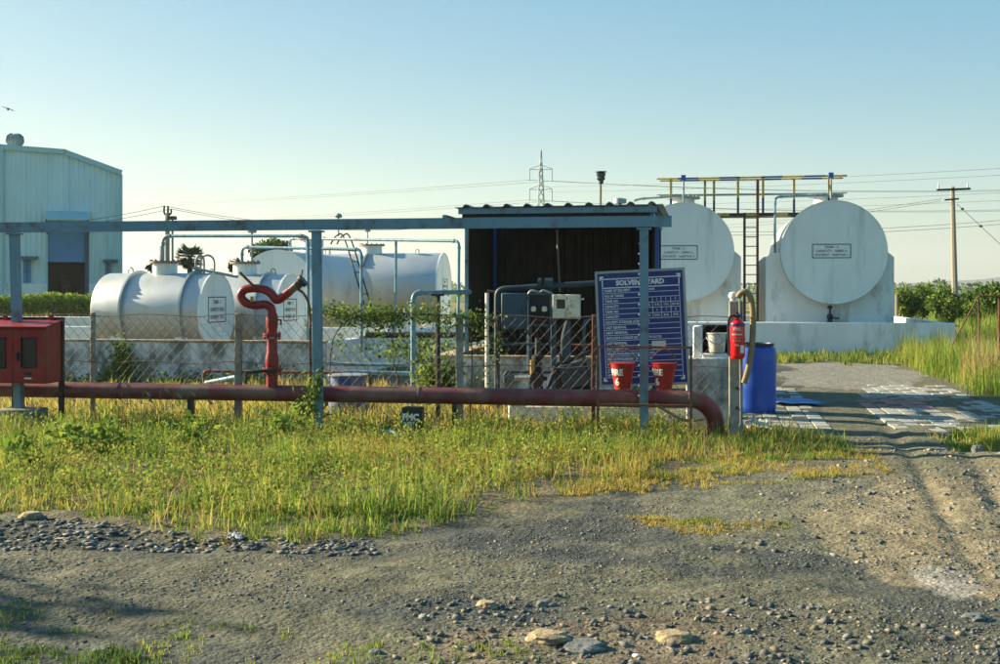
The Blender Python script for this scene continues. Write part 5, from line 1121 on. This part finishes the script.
vine('creeper', 'thin creeper strands hanging on the mesh before the shed', bxs, 240, .05, LUSH+YELLOW[:1], [[f0(497, 318), f0(496, 350), f0(498, 390)]])
dv = lambda px, py: tuple(W(px, py, DY-.08))
vine('creeper', 'bushy green creeper climbing the stained bund wall', [(dv(122, 352), (.10, .05, .12), .3), (dv(121, 367), (.14, .05, .16), .4), (dv(119, 380), (.18, .08, .12), .3)], 900, .08, LUSH+GREEN, [[dv(122, 392), dv(123, 365), dv(122, 345)]])
pv_ = lambda px, py: tuple(W(px, py, 16.4))
vine('weed_plant', 'broad leafed plant between the blue and brown stand pipes', [(pv_(430, 372), (.08, .06, .14), .5), (pv_(427, 382), (.1, .08, .1), .5)], 320, .09, LUSH, [[pv_(428, 400), pv_(429, 365)]])
vine('weed_plant', 'broad leafed plant right of the brown stand pipe', [(pv_(450, 372), (.09, .06, .13), .5), (pv_(448, 384), (.1, .08, .1), .5)], 300, .09, LUSH+GREEN, [[pv_(449, 400), pv_(450, 366)]])
gv = lambda px, py: tuple(W(px, py, gy-.05))
vine('creeper', 'green creeper climbing the foot of the middle blue post', [(gv(314, 396), (.05, .05, .12), .4), (gv(308, 408), (.1, .06, .1), .5), (gv(318, 382), (.03, .03, .06), .1)], 330, .07, GREEN+LUSH, [[gv(308, 420), gv(314, 400), gv(318, 378)]])
for k, (px, py, lab) in enumerate(((14, 458, 'coarse broad leafed weed at the left picture edge'), (112, 440, 'pale upright leafy weed in the verge under the red pipe'), (66, 440, 'small broad leafed weed below the hose cabinet leg'), (196, 438, 'leafy weed clump right of the pale upright weed'), (283, 428, 'leafy weed clump near the middle blue post'))):
    c = G(px, py+14); vine('weed_plant', lab, [((c.x, c.y, .13), (.12, .1, .08), .6), ((c.x, c.y, .24), (.08, .06, .08), .4)], 110, .11, LUSH, [[(c.x, c.y, 0), (c.x, c.y, .3)]])
vine('low_weeds', 'green weeds along the foot of the stained wall', [(tuple(W(px, 381, DY-.2)), (.3, .1, .1), .15) for px in (75, 100, 165, 185, 210, 240, 260, 290)], 900, .08, GREEN+LUSH, [[dv(160, 392), dv(160, 370)]])
vine('low_weeds', 'green weeds beside the ramped wall left of the shed', [(tuple(W(px, py, 21.0)), (.35, .2, .14), .25) for px, py in ((395, 352), (410, 345), (430, 350), (470, 340))], 800, .09, GREEN+LUSH, [[tuple(W(410, 380, 21)), tuple(W(410, 345, 21))]])
# rusty gate and reeds on the right
ry2 = 24.0; A = W(979, 296, ry2)
rg = thing('rusty_gate', 'rusty bent gate frame in the tall grass at the right edge', 'gate', (A.x, ry2, 0))
MB().tube([(A.x, ry2, -.1), A], .018, 6).build('post', 'rusty', rg); MB().tube([A, W(1030, 297, ry2)], .014, 6).build('top_bar', 'rusty', rg); MB().tube([(PX(999, ry2), ry2, -.1), W(999, 297, ry2)], .02, 6).build('post', 'rusty', rg); MB().tube([W(952, 345, ry2), W(978, 297, ry2)], .012, 6).build('brace', 'rusty', rg)
c = W(985, 0, ry2-.5); n_ = 260; p = np.column_stack([RNG.normal(c.x, .2, n_), RNG.normal(c.y, .2, n_), np.zeros(n_)])
blades('dry_reeds', p, RNG.uniform(.4, 1.15, n_), tints(n_, [(.46, .30, .15), (.42, .33, .16), (.36, .33, .14)], .2), .006, .25, kind='stuff', label='clump of dry orange reeds by the rusty gate', cat='reeds')
p = MB().tube([(PX(896.5, 44), 44, 0), W(896.5, 294, 44)], .06, 6); p.build('fence_post', 'pole_concrete', None, 'short thin post standing right of the tank cradle', 'post', loc=(PX(896.5, 44), 44, 0))

# ------------------------------------------------------------------ stones
def stone_verts(n):
    base = np.array([(0, 0, 1), (0, 0, -1)]+[(math.cos(k*math.pi/3), math.sin(k*math.pi/3), .35*(-1)**k) for k in range(6)])
    f = [(0, 2+k, 2+(k+1) % 6) for k in range(6)]+[(1, 2+(k+1) % 6, 2+k) for k in range(6)]
    return base, np.array(f)
def pebbles(name, label, P, S, flat, cols, k_='stones'):
    n = len(P); base, f = stone_verts(1); B = base[None]*RNG.uniform(.65, 1.25, (n, 8, 1))
    sc = np.stack([S*RNG.uniform(.7, 1.4, n), S*RNG.uniform(.7, 1.2, n), S*flat*RNG.uniform(.6, 1.3, n)], 1)[:, None]
    B = B*sc; a = RNG.uniform(0, 2*math.pi, n)[:, None]; x = B[..., 0]*np.cos(a)-B[..., 1]*np.sin(a); y = B[..., 0]*np.sin(a)+B[..., 1]*np.cos(a)
    tl = RNG.normal(0, .2, (n, 1)); z = B[..., 2]+x*tl
    V3 = np.stack([x, y, z], -1)+P[:, None]; i = (np.arange(n)*8)[:, None, None]
    T = np.repeat(tints(n, cols, .25), 8, axis=0)
    return fast(name, V3.reshape(-1, 3), [(f[None]+i).reshape(-1, 3)], T, 'stones', None, kind='stuff', label=label, cat='gravel')
GCOL = [(.11, .11, .105), (.15, .15, .14), (.20, .195, .18), (.08, .085, .085), (.24, .20, .14), (.17, .16, .13)]
p = scatter([(-80, 548), (420, 545), (640, 500), (900, 480), (1080, 470), (1080, 720), (-80, 720)], 30000, 10, 4, 71); cl = fbm(p[:, 0]*1.5, p[:, 1]*1.5, 72)
p = p[RNG.random(len(p)) < np.clip((cl-.40)*4, .04, .9)]; S = .003+.012*RNG.random(len(p))**5+.004*RNG.random(len(p))
pebbles('gravel', 'loose grey gravel strewn over the road', zgr(p)+np.array((0, 0, .010)), S, .6, GCOL)
p = scatter([(400, 600), (760, 596), (1000, 640), (1050, 690), (380, 690)], 2400, 30, 12, 74); S = .004+.03*RNG.random(len(p))**6
pebbles('coarse_gravel', 'coarser broken stones in the front of the road', zgr(p)+np.array((0, 0, .012)), S, .6, GCOL)
p = scatter([(-60, 522), (60, 522), (200, 536), (380, 532), (380, 552), (200, 548), (-60, 550)], 1700, 26, 10, 75); S = .005+.036*RNG.random(len(p))**3.5
pebbles('slate_rubble', 'band of dark slate rubble at the lower grass edge', zgr(p)+np.array((0, 0, .015)), S, .35, GCOL[:4]+[(.2, .21, .21), (.22, .22, .2), (.22, .20, .15)])
p = scatter([(60, 398), (330, 398), (330, 426), (60, 426)], 3500, 8, 3, 76); S = .012+.03*RNG.random(len(p))**2
pebbles('yard_gravel', 'grey crushed stone in the yard under the red pipe', zgr(p)+np.array((0, 0, .015)), S, .6, GCOL)
p = scatter([(800, 440), (1060, 430), (1060, 600), (700, 560)], 1500, 20, 8, 77); S = .006+.03*RNG.random(len(p))**4
pebbles('track_stones', 'small stones scattered on the dirt track', zgr(p)+np.array((0, 0, .01)), S, .6, GCOL+[(.3, .25, .17)])
import bmesh
#HAZE
def rock(label, px, py, wpx, hpx, mt, flat=.6):
    c = G(px, py); sc = SZ(wpx/2, px, c.y); sh = SZ(hpx/2, px, c.y)*1.25
    bm = bmesh.new(); bmesh.ops.create_icosphere(bm, subdivisions=3, radius=1); o0 = random.uniform(0, 90)
    for v in bm.verts:
        q = v.co; k = 1+.55*(float(fbm(q.x*1.3+o0, q.y*1.3+q.z*1.7, 3))-.5)+.3*(float(fbm(q.x*4+o0, q.y*4+q.z*5, 4))-.5)
        q = q*k; v.co = Vector((q.x*sc, q.y*sc*.8, max(-.3, min(.75, q.z))*sh))
    me = bpy.data.meshes.new('rock'); bm.to_mesh(me); bm.free(); me.materials.append(MATS[mt]); o = bpy.data.objects.new('rock', me)
    _finish(o, None, label, 'rock', 'rocks on the road', None); o.location = (c.x, c.y, float(gh(c.x, c.y))+sh*.08); o.rotation_euler = (0, 0, random.uniform(-.3, .3))
for a in (('large brown half buried rock in the front centre', 548, 640, 46, 15, 'rock_tan'), ('dark grey rough rock touching the large front rock', 584, 645, 44, 11, 'rock_grey'), ('pale tan flat rock right of the large front rock', 675, 637, 40, 14, 'rock_tan'),
          ('tan stone upper left of the large front rock', 487, 610, 24, 11, 'rock_tan'), ('small grey stone right of the pale tan rock', 744, 633, 16, 9, 'rock_grey'), ('dark flat stone in the lower left grass', 102, 650, 20, 9, 'rock_grey'),
          ('dark stone near the lower left corner', 22, 641, 10, 7, 'rock_grey'), ('dark pointed stone right of the tan stone', 544, 607, 16, 9, 'rock_grey'), ('flat dark stone lying far right on the road', 974, 622, 24, 8, 'rock_grey'),
          ('grey stone standing at the edge of the track bank', 978, 453, 12, 12, 'rock_grey'), ('tan block half buried in the rubble at left', 30, 523, 24, 12, 'rock_tan'), ('small white stone below the front rocks', 636, 653, 8, 5, 'paint_white'), ('dark stone low at the left front', 375, 648, 14, 8, 'rock_grey')):
    rock(*a)

# ------------------------------------------------------------------ haze
hm = bpy.data.materials.new('haze_air'); hm.use_nodes = True; hn = hm.node_tree.nodes; hn.remove(hn['Principled BSDF'])
pv2 = hn.new('ShaderNodeVolumePrincipled'); pv2.inputs['Color'].default_value = (.86, .92, .93, 1); pv2.inputs['Density'].default_value = .00022; pv2.inputs['Anisotropy'].default_value = .3
hm.node_tree.links.new(pv2.outputs[0], hn['Material Output'].inputs['Volume']); MATS['haze_air'] = hm
MB().span((-6500, -400, -8), (6500, 6800, 190)).build('haze', 'haze_air', None, 'pale evening haze over the whole plain', 'haze', kind='stuff', smooth=False)
